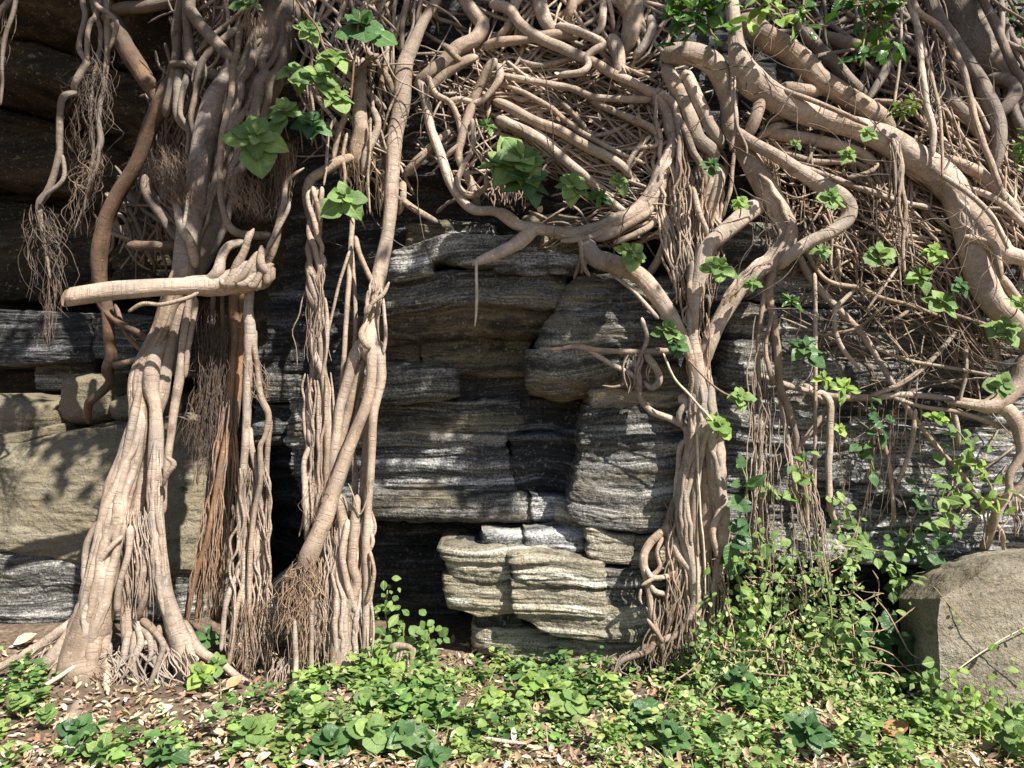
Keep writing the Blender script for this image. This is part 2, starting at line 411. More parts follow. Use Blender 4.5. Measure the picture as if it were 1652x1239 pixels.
_bs = [0]
def block(top, bot, Y, mat, depth=.4, pt=5, pb=4, ps=7, amp=.02, rough=.014, parent=None, name='rock_block', res=1.0, dip=0.0, wob=5.5, lam=0, bul=None, grow=7.5):
    """a block of bedded rock: its front outline runs between two edges (left to right), its sides turn back into the cliff"""
    _bs[0] += 1; s = _bs[0]
    T = np.array(top, float); B = np.array(bot, float)
    if grow:
        T[:, 1] -= grow*.8; B[:, 1] += grow*.8
        for q in (T, B): q[0, 0] -= grow; q[-1, 0] += grow
    wpx = max(np.ptp(T[:, 0]), np.ptp(B[:, 0])); hpx = abs(B[:, 1].mean()-T[:, 1].mean())
    nu = int(max(24, min(150, wpx/3.2*res))); nv = int(max(24, min(170, hpx/1.25*res)))
    a = np.sin(np.linspace(-1, 1, nu)*math.pi/2)*1.0; b = np.sin(np.linspace(-1, 1, nv)*math.pi/2)
    a = .5*a+.5*np.linspace(-1, 1, nu); b = .35*b+.65*np.linspace(-1, 1, nv)
    u = (a+1)/2; v = (b+1)/2
    tx, ty = polyl(T, u); bx, by = polyl(B, u)
    PX = tx[None]*(1-v[:, None])+bx[None]*v[:, None]; PY = ty[None]*(1-v[:, None])+by[None]*v[:, None]
    PX = PX + wob*fbm(PY/26., s*3.1, PX/90., 3, 50); PY = PY + wob*.8*fbm(PX/38., s*1.7, PY/80., 3, 60)
    A, Bb = np.meshgrid(a, b)
    if isinstance(Y, (tuple, list)):
        yl, yr, tb = (Y+(0,))[:3]
        Yf = yl*(1-(A+1)/2)+yr*(A+1)/2 + tb*(Bb+1)/2
    else:
        Yf = np.full(A.shape, float(Y))
    pv = np.where(Bb < 0, pt, pb)
    ea = 1-np.abs(A)**ps; eb = 1-np.abs(Bb)**pv
    bul = (.028 if min(pt, pb, ps) >= 4 else .10) if bul is None else bul
    eh = max(16., hpx/1.6); ew = max(18., wpx/1.8)
    e2 = np.clip(1-np.abs(A)**ew, 0, 1)*np.clip(1-np.abs(Bb)**eh, 0, 1)
    off = bul*(1-np.sqrt(np.clip(ea, 0, 1)*np.clip(eb, 0, 1))) + depth*(1-e2**.5)
    V = np.stack([(PX-W0/2)/FPX*Yf, Yf+off, CAMZ-(PY-H0/2)/FPX*Yf], -1)
    n = grid_normals(V)
    if n[nv//2, nu//2, 1] > 0: n = -n
    x, y, z = V[..., 0], V[..., 1], V[..., 2]
    d = amp*1.25*strata(x, 1.0, z, lam, dip) + rough*1.6*fbm(x*3+s, y*3, z*5, 4, 70) + rough*.6*fbm(x*20, y*20, z*34, 3, 80) - rough*.55*np.clip(vnoise(x*48, y*48, z*60, 81)-.25, 0, 1)
    V = V+n*d[..., None]
    o = mesh_obj(name, V.reshape(-1, 3), grid_faces(nv, nu), mat, parent=parent)
    return o

def B(top, bot, Y, mat='rock', **k):
    return block(top, bot, Y, M[mat], parent=cliff, **k)

# upper ledge under the roots
B([(655, 362), (720, 356)], [(655, 392), (715, 388)], 4.52, 'rock_brown', depth=.3, ps=4, pt=3)
B([(716, 358), (800, 362)], [(716, 384), (800, 386)], 4.55, 'rock', depth=.3, ps=4, pt=3)
B([(636, 408), (690, 388), (770, 378), (868, 384)], [(632, 428), (700, 416), (775, 424), (860, 410)], (4.40, 4.34), 'rock', depth=.4, pb=5, amp=.012)
B([(630, 424), (690, 413)], [(630, 450), (692, 438)], 4.37, 'rock_pale', depth=.35, ps=5)
B([(800, 420), (845, 405), (885, 404)], [(800, 432), (845, 436), (884, 440)], 4.34, 'rock_pale', depth=.35, amp=.012)
B([(886, 404), (945, 410)], [(886, 440), (938, 438)], 4.33, 'rock_pale', depth=.35, amp=.012)
B([(862, 380), (950, 386)], [(862, 408), (946, 409)], 4.40, 'rock_tan', depth=.35, amp=.012)
B([(850, 352), (900, 348), (965, 360)], [(850, 380), (960, 384)], 4.47, 'rock_tan', depth=.3, amp=.01)
# big rounded bed, its underside browner
B([(560, 486), (640, 446), (720, 434), (800, 432), (916, 444)], [(560, 520), (640, 506), (770, 488), (912, 498)], (4.46, 4.36), 'rock', depth=.5, pt=3.2, pb=9, amp=.018)
B([(560, 512), (640, 503), (770, 484), (905, 494)], [(560, 556), (640, 553), (760, 541), (860, 545), (893, 520)], (4.50, 4.42, .10), 'rock_brown', depth=.5, pt=9, pb=2.6, amp=.02)
# brown blocks in the recess
B([(560, 556), (684, 552)], [(560, 592), (676, 590)], 4.66, 'rock_brown', depth=.4)
B([(685, 556), (740, 543), (796, 548)], [(678, 588), (760, 600)], 4.63, 'rock_brown', depth=.4, ps=9)
B([(797, 550), (854, 545)], [(762, 600), (850, 602)], 4.65, 'rock_brown', depth=.4, ps=9)
# rounded nose
B([(540, 590), (620, 586), (700, 591), (731, 606)], [(540, 646), (620, 650), (700, 644), (731, 632)], 4.50, 'rock', depth=.4, pt=3, pb=3, ps=5, amp=.015)
B([(732, 600), (860, 602)], [(730, 650), (850, 652)], 4.76, 'rock_dark', depth=.35)
B([(470, 650), (600, 646), (835, 648)], [(470, 700), (600, 700), (840, 703)], (4.72, 4.70), 'rock', depth=.4, amp=.02)
B([(836, 646), (945, 640)], [(842, 700), (945, 694)], (4.74, 4.70), 'rock_dark', depth=.4, amp=.02)
# long banded bed, split by the crack
B([(460, 716), (560, 702), (700, 706), (812, 706)], [(480, 780), (600, 792), (836, 800)], (4.74, 4.66), 'rock_pale', depth=.45, amp=.032, pb=8)
B([(818, 706), (945, 700)], [(840, 800), (930, 806)], (4.66, 4.62), 'rock_dark', depth=.45, amp=.03)
B([(482, 786), (600, 795), (852, 799)], [(500, 830), (600, 842), (862, 846)], (4.66, 4.56), 'rock', depth=.45, amp=.02, pb=3)
B([(858, 800), (905, 806)], [(866, 846), (905, 842)], 4.56, 'rock_pale', depth=.4)
B([(900, 808), (945, 806)], [(906, 850), (945, 856)], 4.48, 'rock_tan', depth=.35, ps=4)
# left run of beds behind the centre roots
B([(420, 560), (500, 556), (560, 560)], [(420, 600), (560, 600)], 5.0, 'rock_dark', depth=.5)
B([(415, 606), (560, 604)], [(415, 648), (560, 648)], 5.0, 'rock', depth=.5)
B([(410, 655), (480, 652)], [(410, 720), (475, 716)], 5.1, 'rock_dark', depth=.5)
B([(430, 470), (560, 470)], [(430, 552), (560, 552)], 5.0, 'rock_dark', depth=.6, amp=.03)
# dark hollow layers
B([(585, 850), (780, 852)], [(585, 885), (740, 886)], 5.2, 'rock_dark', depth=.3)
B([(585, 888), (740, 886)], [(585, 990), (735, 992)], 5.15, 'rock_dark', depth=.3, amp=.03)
# thin pale ledges
B([(780, 862), (850, 866)], [(780, 876), (850, 884)], 4.42, 'rock_pale', depth=.3, pt=3, pb=3, amp=.008)
B([(851, 862), (900, 858), (945, 866)], [(851, 884), (900, 896), (940, 900)], 4.38, 'rock_pale', depth=.35, pt=3, pb=4, amp=.012)
B([(900, 852), (948, 854)], [(900, 866), (946, 868)], 4.44, 'rock_tan', depth=.3, pt=3)
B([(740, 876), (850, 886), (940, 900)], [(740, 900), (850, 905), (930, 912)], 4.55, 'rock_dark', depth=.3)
# right-hand upper block and its belly
B([(925, 452), (960, 436), (1030, 440), (1112, 448)], [(868, 556), (940, 560), (1040, 560), (1112, 556)], (4.32, 4.24, -.04), 'rock', depth=.5, pt=3, pb=8, ps=6, amp=.022)
B([(856, 568), (940, 562), (1060, 566), (1115, 560)], [(856, 622), (910, 640), (990, 622), (1115, 640)], (4.26, 4.22, .08), 'rock', depth=.55, pt=7, pb=2.6, ps=5, amp=.016)
B([(858, 604), (930, 616), (985, 608)], [(860, 634), (910, 644), (985, 632)], (4.30, 4.30, .12), 'rock_brown', depth=.5, pt=8, pb=2.4, ps=4, amp=.012)
B([(958, 632), (1030, 630)], [(960, 656), (1034, 658)], 4.34, 'rock_tan', depth=.35, ps=4, amp=.01)
B([(1036, 632), (1100, 632)], [(1040, 658), (1098, 664)], 4.27, 'rock_tan', depth=.35, ps=3, pt=3, pb=3, amp=.01)
# pillar
B([(952, 660), (1030, 656), (1108, 662)], [(945, 702), (1020, 704), (1104, 706)], (4.36, 4.28), 'rock', depth=.5, amp=.016)
B([(945, 704), (1020, 705), (1102, 708)], [(920, 820), (935, 846), (1030, 862), (1086, 858)], (4.34, 4.24, -.02), 'rock', depth=.5, ps=6, pt=8, pb=6, amp=.016)
B([(950, 858), (1028, 866)], [(955, 898), (1010, 914)], 4.30, 'rock_tan', depth=.4, amp=.014, ps=5)
B([(1030, 868), (1078, 862)], [(1014, 918), (1078, 922)], 4.32, 'rock_tan', depth=.4, amp=.012)
# bulging lower blocks
B([(712, 894), (760, 886), (828, 896)], [(722, 930), (770, 942), (822, 934)], (4.34, 4.30), 'rock_tan', depth=.45, pt=4, pb=3, amp=.026)
B([(718, 930), (824, 934)], [(726, 978), (770, 996), (830, 990)], (4.37, 4.33), 'rock_tan', depth=.45, pt=5, pb=5, amp=.012)
B([(770, 988), (835, 985)], [(775, 1010), (840, 1012)], 4.42, 'rock_dark', depth=.35)
B([(830, 900), (890, 902), (975, 918)], [(826, 938), (900, 954), (978, 958)], (4.24, 4.25), 'rock_tan', depth=.5, pt=3, pb=4, ps=9, amp=.032)
B([(826, 936), (900, 951), (978, 956)], [(832, 1000), (890, 1020), (976, 1034)], (4.26, 4.27), 'rock_tan', depth=.5, pt=6, pb=4, ps=9, amp=.026)
B([(977, 918), (1076, 926)], [(977, 984), (1074, 990)], (4.29, 4.26), 'rock', depth=.45, amp=.02, ps=9)
B([(977, 980), (1074, 986)], [(977, 1030), (1020, 1038), (1066, 1034)], (4.28, 4.25), 'rock_tan', depth=.45, amp=.014, ps=9)
# foot of the cliff
B([(768, 1012), (850, 1022), (880, 1026)], [(765, 1048), (820, 1066), (880, 1072)], (4.42, 4.38), 'rock_tan', depth=.5, pt=3, ps=4, amp=.01)
B([(842, 1024), (900, 1032), (905, 1032)], [(840, 1062), (900, 1078)], 4.36, 'rock_tan', depth=.5, pt=3, ps=4, amp=.01)
B([(900, 1036), (1000, 1042), (1075, 1038)], [(900, 1084), (1000, 1096), (1075, 1100)], (4.36, 4.34), 'rock_tan', depth=.5, pt=4, amp=.014)
# right wall beds behind the root net
def right_beds():
    ys = [372, 432, 500, 560, 628, 690, 742, 806, 858, 908]
    mats = ['rock', 'rock_pale', 'rock', 'rock', 'rock_pale', 'rock_pale', 'rock_pale', 'rock_pale', 'rock_pale']
    r = random.Random(3)
    for i in range(len(ys)-1):
        x = 1150 + r.randint(-10, 30)
        while x < 1760:
            w = r.randint(130, 330); x1 = min(1780, x+w)
            sl = .06*(1 if i < 3 else .5)
            a = ys[i]+sl*(x-1400); b = ys[i]+sl*(x1-1400); c = ys[i+1]+sl*(x-1400); d = ys[i+1]+sl*(x1-1400)
            B([(x, a+r.uniform(-6, 6)), ((x+x1)/2, (a+b)/2+r.uniform(-8, 8)), (x1, b+r.uniform(-6, 6))],
              [(x, c-3), ((x+x1)/2, (c+d)/2+r.uniform(-6, 6)), (x1, d-3)],
              (4.40+r.uniform(-.05, .05), 4.38+r.uniform(-.05, .05)), mats[i], depth=.3, amp=.022, pt=5, pb=5, ps=14, res=.7)
            x = x1+2
right_beds()
# ledge that juts from the cave's back wall and layers of its roof
B([(-120, 492), (60, 505), (140, 508)], [(-120, 600), (60, 580), (140, 575)], (6.0, 5.9), 'rock_dark', depth=.6, amp=.03, dip=.05)
B([(140, 505), (245, 515)], [(140, 570), (235, 580)], 5.95, 'rock', depth=.6, amp=.02)
B([(190, 545), (300, 540)], [(185, 600), (300, 600)], 5.7, 'rock', depth=.6, amp=.02)
B([(60, 590), (150, 590)], [(60, 625), (150, 625)], 6.1, 'rock', depth=.6, amp=.02)
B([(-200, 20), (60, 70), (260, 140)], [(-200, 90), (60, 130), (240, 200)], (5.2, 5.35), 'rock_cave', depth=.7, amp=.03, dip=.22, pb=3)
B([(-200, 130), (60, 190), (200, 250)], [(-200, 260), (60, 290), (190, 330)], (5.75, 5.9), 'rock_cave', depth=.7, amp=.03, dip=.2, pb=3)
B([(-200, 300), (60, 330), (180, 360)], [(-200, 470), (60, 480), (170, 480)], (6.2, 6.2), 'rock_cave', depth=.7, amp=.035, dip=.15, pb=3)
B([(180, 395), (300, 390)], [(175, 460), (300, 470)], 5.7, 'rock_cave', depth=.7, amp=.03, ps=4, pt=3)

# ------------------------------------------------------------------ ground
def gz(x, y):
    return (.03*vnoise(x*1.3, y*1.3, .5, 90) + .015*vnoise(x*4, y*4, .5, 91) + .05*np.clip((np.asarray(y)-4.1)/.5, 0, 1)
            + .07*np.exp(-((x+2.25)/.55)**2-((y-4.15)/.35)**2) + .05*np.exp(-((x+.85)/.35)**2-((y-4.1)/.3)**2))
def build_ground():
    xs = np.concatenate([-np.geomspace(300, 4.2, 22), np.linspace(-4, 4, 201), np.geomspace(4.2, 300, 22)])
    ys = np.concatenate([-np.geomspace(300, .5, 20), np.linspace(0, 2.4, 20), np.linspace(2.45, 5.4, 140), np.array([6, 7, 8.5])])
    X, Yg = np.meshgrid(xs, ys)
    near = np.exp(-(X/6)**2)
    Z = gz(X, Yg)*np.where(Yg < -5, 0, 1)*np.where(np.abs(X) > 20, 0, 1) + .012*fbm(X*9, Yg*9, 0.2, 3, 95)*near
    V = np.stack([X, Yg, Z], -1).reshape(-1, 3)
    o = mesh_obj('ground', V, grid_faces(len(ys), len(xs), flip=True), M['soil'])
    return tag(o, kind='structure')
ground = build_ground()

# ------------------------------------------------------------------ loose rocks
def rock_thing(name, label, top, bot, Y, mat, **k):
    k.setdefault('bul', .25); o = block(top, bot, Y, M[mat], name=name, **k)
    # give it its own base point
    me = o.data; co = np.empty(len(me.vertices)*3); me.vertices.foreach_get('co', co); co = co.reshape(-1, 3)
    c = np.array([co[:, 0].mean(), co[:, 1].mean(), co[:, 2].min()])
    me.vertices.foreach_set('co', (co-c).ravel()); o.location = c
    return tag(o, label, 'rock')
rock_thing('slab_boulder', 'big tan sandstone boulder behind the left root trunk', [(-260, 745), (0, 722), (150, 688), (250, 678), (335, 700)], [(-260, 915), (0, 896), (150, 925), (335, 940)], (5.14, 5.08, -.16), 'slab_tan', depth=1.0, pt=2.2, pb=12, ps=6, amp=.005, rough=.02)
rock_thing('grey_slab', 'grey banded rock slab on the ground under the tan boulder', [(-260, 895), (0, 884), (150, 908), (330, 922)], [(-260, 1050), (0, 1034), (150, 1030), (330, 1024)], (4.96, 4.98), 'rock', depth=.9, pt=7, pb=4, ps=6, amp=.016, rough=.02)
rock_thing('flat_rock', 'flat tan block at the left photo edge on top of the tan boulder', [(-120, 640), (20, 645), (90, 650)], [(-120, 712), (20, 712), (85, 700)], 5.6, 'slab_tan', depth=.6, pt=4, amp=.006, rough=.012)
rock_thing('angular_rock', 'upright angular tan block with a root foot on it', [(104, 608), (170, 604)], [(84, 682), (140, 684), (180, 672)], 5.5, 'slab_tan', depth=.5, pt=6, ps=10, amp=.005, rough=.012, wob=2)
rock_thing('small_rock', 'low tan stone right of the angular block', [(168, 650), (200, 638), (250, 640)], [(168, 674), (210, 682), (250, 678)], 5.45, 'slab_tan', depth=.5, pt=3, ps=4, amp=.005, rough=.01)
rock_thing('rubble_rock', 'dark rough stone between flat rock and angular block', [(36, 678), (60, 664), (85, 668)], [(32, 700), (60, 704), (84, 696)], 5.42, 'rock_brown', depth=.3, pt=4, ps=5, amp=.005, rough=.012)
rock_thing('rock_sliver', 'thin pale rock sliver lying on the boulder top', [(-30, 708), (30, 702), (74, 689)], [(-30, 724), (30, 716), (74, 698)], 5.32, 'slab_tan', depth=.3, pt=5, ps=9, amp=.003, rough=.006, wob=1.5)
rock_thing('half_buried_rock', 'rounded buff stone between the two middle root bundles', [(420, 965), (445, 955), (470, 975)], [(418, 1050), (445, 1060), (472, 1050)], 4.5, 'rock_tan', depth=.4, pt=2.6, ps=3, amp=.006, rough=.012)

def boulder():
    pts = [pix(1517, 965, 3.82), pix(1512, 1000, 3.78), pix(1518, 1165, 3.74), pix(1452, 968, 4.22), pix(1458, 1160, 4.12), pix(1525, 925, 4.02),
           pix(1590, 896, 4.0), pix(1652, 892, 3.98), pix(1800, 880, 4.05), pix(1600, 915, 3.86), pix(1652, 912, 3.84), pix(1800, 905, 3.82), pix(1800, 1180, 3.66), pix(1652, 1180, 3.68),
           pix(1460, 930, 4.5), pix(1560, 890, 4.6), pix(1800, 880, 4.7), pix(1860, 960, 4.1), pix(1860, 1150, 4.0), pix(1480, 1100, 4.6), pix(1800, 1100, 4.7)]
    bm = bmesh.new()
    for p in pts: bm.verts.new(p)
    r = bmesh.ops.convex_hull(bm, input=bm.verts)
    bmesh.ops.delete(bm, geom=[g for g in r['geom_interior'] if isinstance(g, bmesh.types.BMVert)], context='VERTS')
    bmesh.ops.triangulate(bm, faces=bm.faces)
    for k in range(7):
        es = [e for e in bm.edges if e.calc_length() > .02]
        if not es: break
        bmesh.ops.subdivide_edges(bm, edges=es, cuts=1)
        bmesh.ops.triangulate(bm, faces=bm.faces)
    bm.normal_update()
    co = np.array([v.co[:] for v in bm.verts]); no = np.array([v.normal[:] for v in bm.verts])
    d = -.03*np.clip(vnoise(co[:, 0]*5, co[:, 1]*5, co[:, 2]*5, 209)-.2, 0, 1) + .014*fbm(co[:, 0]*3, co[:, 1]*3, co[:, 2]*3, 4, 201) + .012*fbm(co[:, 0]*12, co[:, 1]*12, co[:, 2]*12, 3, 207) + .005*fbm(co[:, 0]*45, co[:, 1]*45, co[:, 2]*45, 2, 208)
    co = co+no*d[:, None]
    f = [[v.index for v in fc.verts] for fc in bm.faces]; bm.verts.index_update()
    f = [[v.index for v in fc.verts] for fc in bm.faces]
    bm.free()
    base = np.array([co[:, 0].mean(), co[:, 1].mean(), co[:, 2].min()])
    o = mesh_obj('boulder', co, f, M['slab_grey'], origin=base)
    o.data.set_sharp_from_angle(angle=math.radians(28))
    tag(o, 'large squared grey-brown boulder at the lower right with a shaded left side', 'rock')
M['slab_grey'] = rock_mat('speckled_brown_boulder_stone', (.095, .082, .062), (.19, .165, .122), (.255, .225, .168), (.33, .30, .235), (.215, .182, .13), .46, .40, .22)
boulder()

# ------------------------------------------------------------------ roots: tapered, uneven tubes
def catmull(P, n):
    P = np.asarray(P, float)
    Q = np.vstack([2*P[0]-P[1], P, 2*P[-1]-P[-2]])
    seg = np.linalg.norm(np.diff(P[:, :3], axis=0), axis=1)
    t = np.concatenate([[0], np.cumsum(np.maximum(seg, 1e-6))]); tt = np.linspace(0, t[-1], n)
    out = np.empty((n, P.shape[1]))
    k = np.clip(np.searchsorted(t, tt, side='right')-1, 0, len(P)-2)
    u = ((tt-t[k])/(t[k+1]-t[k]))[:, None]
    p0, p1, p2, p3 = Q[k], Q[k+1], Q[k+2], Q[k+3]
    out = .5*((2*p1)+(-p0+p2)*u+(2*p0-5*p1+4*p2-p3)*u*u+(-p0+3*p1-3*p2+p3)*u**3)
    return out, t[-1]

_ts = [0]
def tube(pts, sides=None, lump=.12, wig=0.0, cap=True, step=None, rnd_end=True):
    """pts: rows x,y,z,r in metres -> verts, faces, uvs"""
    _ts[0] += 1; sd = _ts[0]*1.37
    pts = np.asarray(pts, float)
    rm = pts[:, 3].mean()
    if sides is None: sides = 6 if rm < .012 else (9 if rm < .03 else 16)
    L = np.linalg.norm(np.diff(pts[:, :3], axis=0), axis=1).sum()
    n = int(max(len(pts)*2, min(130, L/(step or max(.012, rm*.75)))))
    C, L = catmull(pts, n)
    c = C[:, :3]; r = np.maximum(C[:, 3], .0006)
    s = np.linspace(0, L, n)
    if rnd_end:
        e = np.clip((np.minimum(s, L-s)+.002)/(1.6*rm+.012), 0, 1); r = r*np.sqrt(1-(1-e)**2*.92)
    if wig:
        for ax in range(3):
            c[:, ax] += wig*vnoise(s/.11, sd+ax*9.1, .5, 301)*np.minimum(1, np.minimum(s, L-s)/.08)
    T = np.gradient(c, axis=0); T /= np.linalg.norm(T, axis=1, keepdims=True)+1e-12
    ref = np.array([0, -1., 0]) if abs(T[0, 1]) < .9 else np.array([1., 0, 0])
    nv = np.empty_like(T); v = ref-T[0]*ref.dot(T[0]); v /= np.linalg.norm(v); nv[0] = v
    for i in range(1, n):
        v = v-T[i]*v.dot(T[i]); v /= np.linalg.norm(v)+1e-12; nv[i] = v
    bn = np.cross(T, nv)
    th = np.linspace(0, 2*math.pi, sides, endpoint=False)
    ct, st = np.cos(th), np.sin(th)
    q = 1.0/max(rm*4.5, .02)
    fl = .13 if rm > .045 else (.07 if rm > .025 else 0)
    g = 1 + fl*vnoise(ct[None]*2.1+sd, st[None]*2.1, (s*1.6)[:, None], 315) + lump*vnoise(ct[None]*1.3+sd, st[None]*1.3, (s*q)[:, None], 310) + lump*.6*vnoise(s[:, None]*q*2.2, sd, .3, 311) \
        + lump*.45*vnoise(ct[None]*3+sd, st[None]*3, (s*q*.35)[:, None], 312)
    rr = r[:, None]*g
    V = c[:, None]+rr[..., None]*(ct[None, :, None]*nv[:, None]+st[None, :, None]*bn[:, None])
    V = V.reshape(-1, 3)
    i = np.arange(n-1)[:, None]*sides; j = np.arange(sides)[None]; j2 = (j+1) % sides
    F = np.stack([i+j, i+j2, i+sides+j2, i+sides+j], -1).reshape(-1, 4).tolist()
    uv = np.stack([np.repeat(s, sides), np.tile(np.abs(np.linspace(-1, 1, sides)), n)*2*rm*8], -1)
    if cap:
        a = len(V)
        V = np.vstack([V, c[0]-T[0]*r[0]*.45, c[-1]+T[-1]*r[-1]*.45])
        uv = np.vstack([uv, [0, 0], [L, 0]])
        for k in range(sides):
            F.append([a, (k+1) % sides, k]); b0 = (n-1)*sides
            F.append([a+1, b0+k, b0+(k+1) % sides])
    return V, F, uv

def to3(pl, d):
    """pixel trace (px,py,r_px) -> metres; d > 2: distance in metres (or several along the trace); d < 2: stand-off from the cliff"""
    pl = np.asarray(pl, float); n = len(pl)
    if isinstance(d, (tuple, list)):
        Y = np.interp(np.linspace(0, 1, n), np.linspace(0, 1, len(d)), d)
        if max(d) < 2: Y = S(pl[:, 0], pl[:, 1])-Y
    elif d > 2: Y = np.full(n, float(d))
    else: Y = S(pl[:, 0], pl[:, 1])-d
    lo = pl[:, 1] > 1040
    Y = np.where(lo, np.minimum(Y, (CAMZ+.012)*FPX/np.maximum(pl[:, 1]-H0/2, 1)), Y)      # nothing runs under the soil
    rp = pl[:, 2]*np.interp(pl[:, 2], [0, 3, 10, 30], [1, .9, .84, .92])
    p = np.stack([(pl[:, 0]-W0/2)/FPX*Y, Y, CAMZ-(pl[:, 1]-H0/2)/FPX*Y, rp/FPX*Y], -1)
    return p

class Root:
    """one root system: an Empty with every root its own part"""
    def __init__(s, name, label, cat, px, py, d, group=None, mat='bark'):
        s.o = to3([(px, py, 1)], d)[0, :3]; s.mat = mat
        s.t = thing(name, label, cat, s.o, group); s.fine = {}
    def r(s, pl, d, mat=None, name='root', lump=.12, wig=.004, **k):
        pl = np.asarray(pl, float)
        p3 = to3(pl, d)
        if not isinstance(d, (tuple, list)) and d < 2:      # both ends of a root on the wall grow back into it
            g = np.minimum(p3[:, 3]*1.6, .05); p3[0, 1] += g[0]; p3[-1, 1] += g[-1]
        elif name == 'root' and p3[:, 3].mean() > .011:
            p3[0, 1] += min(.05, p3[0, 3]*1.3); p3[-1, 1] += min(.05, p3[-1, 3]*1.2)
        V, F, uv = tube(p3, lump=lump, wig=wig, **k)
        return mesh_obj(name, V, F, M[mat or s.mat], uv, parent=s.t, origin=s.o)
    def raw(s, pts, mat=None, name='root', **k):
        V, F, uv = tube(pts, **k)
        return mesh_obj(name, V, F, M[mat or s.mat], uv, parent=s.t, origin=s.o)
    def addfine(s, pts, key=('fine_roots', 'bark'), **k):
        s.fine.setdefault(key, []).append(tube(pts, cap=False, **k))
    def wrap(s, pl, d, n, seed=0, frac=(.16, .34), mat=None, span=(.3, .8)):
        # thinner roots that have grown along and fused with a thick one
        rr = random.Random(seed+900); C, L = catmull(to3(pl, d), 60)
        T = np.gradient(C[:, :3], axis=0); T /= np.linalg.norm(T, axis=1, keepdims=True)
        for i in range(n):
            ln = rr.uniform(*span); f0 = rr.uniform(0, 1-ln); ph = rr.uniform(-1.7, 1.7); k = rr.uniform(*frac); pts = []
            m = int(6+ln*16); w = rr.uniform(-1.3, 1.3)
            for j in range(m+1):
                f = f0+ln*j/m; q = C[min(59, int(f*59))]; t = T[min(59, int(f*59))]
                nv = np.array([0, -1., 0]); nv = nv-t*nv.dot(t); nv /= np.linalg.norm(nv); bn = np.cross(t, nv)
                ph += rr.gauss(0, .14)+w*.05
                e = min(1, j/2.5, (m-j)/2.5)
                a = q[3]*(.70+.22*e)
                pts.append((*(q[:3]+a*(math.cos(ph)*nv+math.sin(ph)*bn)), q[3]*k*(.55+.45*e)))
            s.raw(np.array(pts), mat=mat, lump=.14, wig=.003)
    def done(s):
        for (nm, mt), lst in s.fine.items():
            V = []; F = []; U = []; o = 0
            for v, f, u in lst:
                V.append(v); U.append(u); F += [[i+o for i in q] for q in f]; o += len(v)
            ob = mesh_obj(nm, np.vstack(V), F, M[mt], np.vstack(U), parent=s.t, origin=s.o)
            ob['kind'] = 'stuff'
    # random strands between two lines (hair, bundles)
    def strands(s, n, top, bot, d0, d1, rad, spread=6, curl=5, seed=0, key=('fine_roots', 'bark'), part_min=99, ragged=.25, dj=.04, mid=None, taper=.6, loose=None):
        rr = random.Random(seed+17)
        for i in range(n):
            u = rr.random(); w = min(1, max(0, u+rr.gauss(0, .16)))
            tx, ty = polyl(top, np.array([u])); bx, by = polyl(bot, np.array([w]))
            tx, ty, bx, by = float(tx[0]), float(ty[0]), float(bx[0]), float(by[0])
            e = 1-ragged*rr.random()**1.5; st = (ragged*.3 if loose is None else loose)*rr.random()
            L = math.hypot(bx-tx, by-ty); m = int(max(4, L/26))
            q0 = rr.uniform(*rad); pl = []; ox = oy = 0; j0 = rr.uniform(-dj, dj); j1 = rr.uniform(-dj, dj); ds = []
            for k in range(m+1):
                f = st+(e-st)*k/m
                x = tx+(bx-tx)*f; y = ty+(by-ty)*f
                if mid: x += mid*math.sin(math.pi*f)
                ox = ox*.75+rr.gauss(0, curl); oy = oy*.7+rr.gauss(0, curl*.4)
                pl.append((x+ox, y+oy, q0*(.8 if key[0] == 'fine_roots' else .62)*(1-taper*f)*(.45+.55*min(1, f*5))))
                ds.append(d0+(d1-d0)*f+j0*(1-f)+j1*f)
            p = to3(pl, ds)
            if q0 >= part_min: s.raw(p, mat=key[1], name='root', lump=.12, wig=.003)
            else: s.addfine(p, key, sides=3 if q0 < 1.4 else 5, lump=.1, step=.03)
    # random roots that criss-cross over the rock in an area
    def mat_fill(s, n, poly, ang, length, rad, lift, seed=0, part_min=3.6, key=('fine_roots', 'bark'), bend=.25, spread=14):
        rr = random.Random(seed+5); c = 0; tries = 0
        n = int(n*1.7); xs = [p[0] for p in poly]; ys = [p[1] for p in poly]
        def inside(x, y):
            r = False; j = len(poly)-1
            for i in range(len(poly)):
                if (poly[i][1] > y) != (poly[j][1] > y) and x < (poly[j][0]-poly[i][0])*(y-poly[i][1])/(poly[j][1]-poly[i][1])+poly[i][0]: r = not r
                j = i
            return r
        while c < n and tries < n*30:
            tries += 1
            x = rr.uniform(min(xs), max(xs)); y = rr.uniform(min(ys), max(ys))
            if not inside(x, y): continue
            a = math.radians(rr.choice(ang)+rr.gauss(0, spread)); L = rr.uniform(*length)*1.15; m = max(4, int(L/22))
            q = .8*(rad[0]+(rad[1]-rad[0])*rr.random()**2.0)
            pl = []; xx, yy = x-math.cos(a)*L/2, y-math.sin(a)*L/2; lf = rr.uniform(*lift); ds = []
            for k in range(m+1):
                f = k/m
                pl.append((xx, yy, q*(1-.35*f)))
                ds.append(lf+.012*math.sin(f*5+x)-.05*(abs(f-.5)*2)**4)
                a += rr.gauss(0, bend*.5); xx += math.cos(a)*L/m; yy += math.sin(a)*L/m
                if not inside(xx, yy) and rr.random() < .35: a += rr.choice((-1, 1))*.5
            p = to3(pl, ds)
            if q >= part_min-.7: s.raw(p, name='root', lump=.1, wig=.004, mat=key[1])
            else: s.addfine(p, key, sides=5, lump=.08, step=.03)
            c += 1

HF = ('root_hair', 'hair'); HD = ('root_hair', 'hair_dark'); HT = ('root_hair', 'hair_tan')

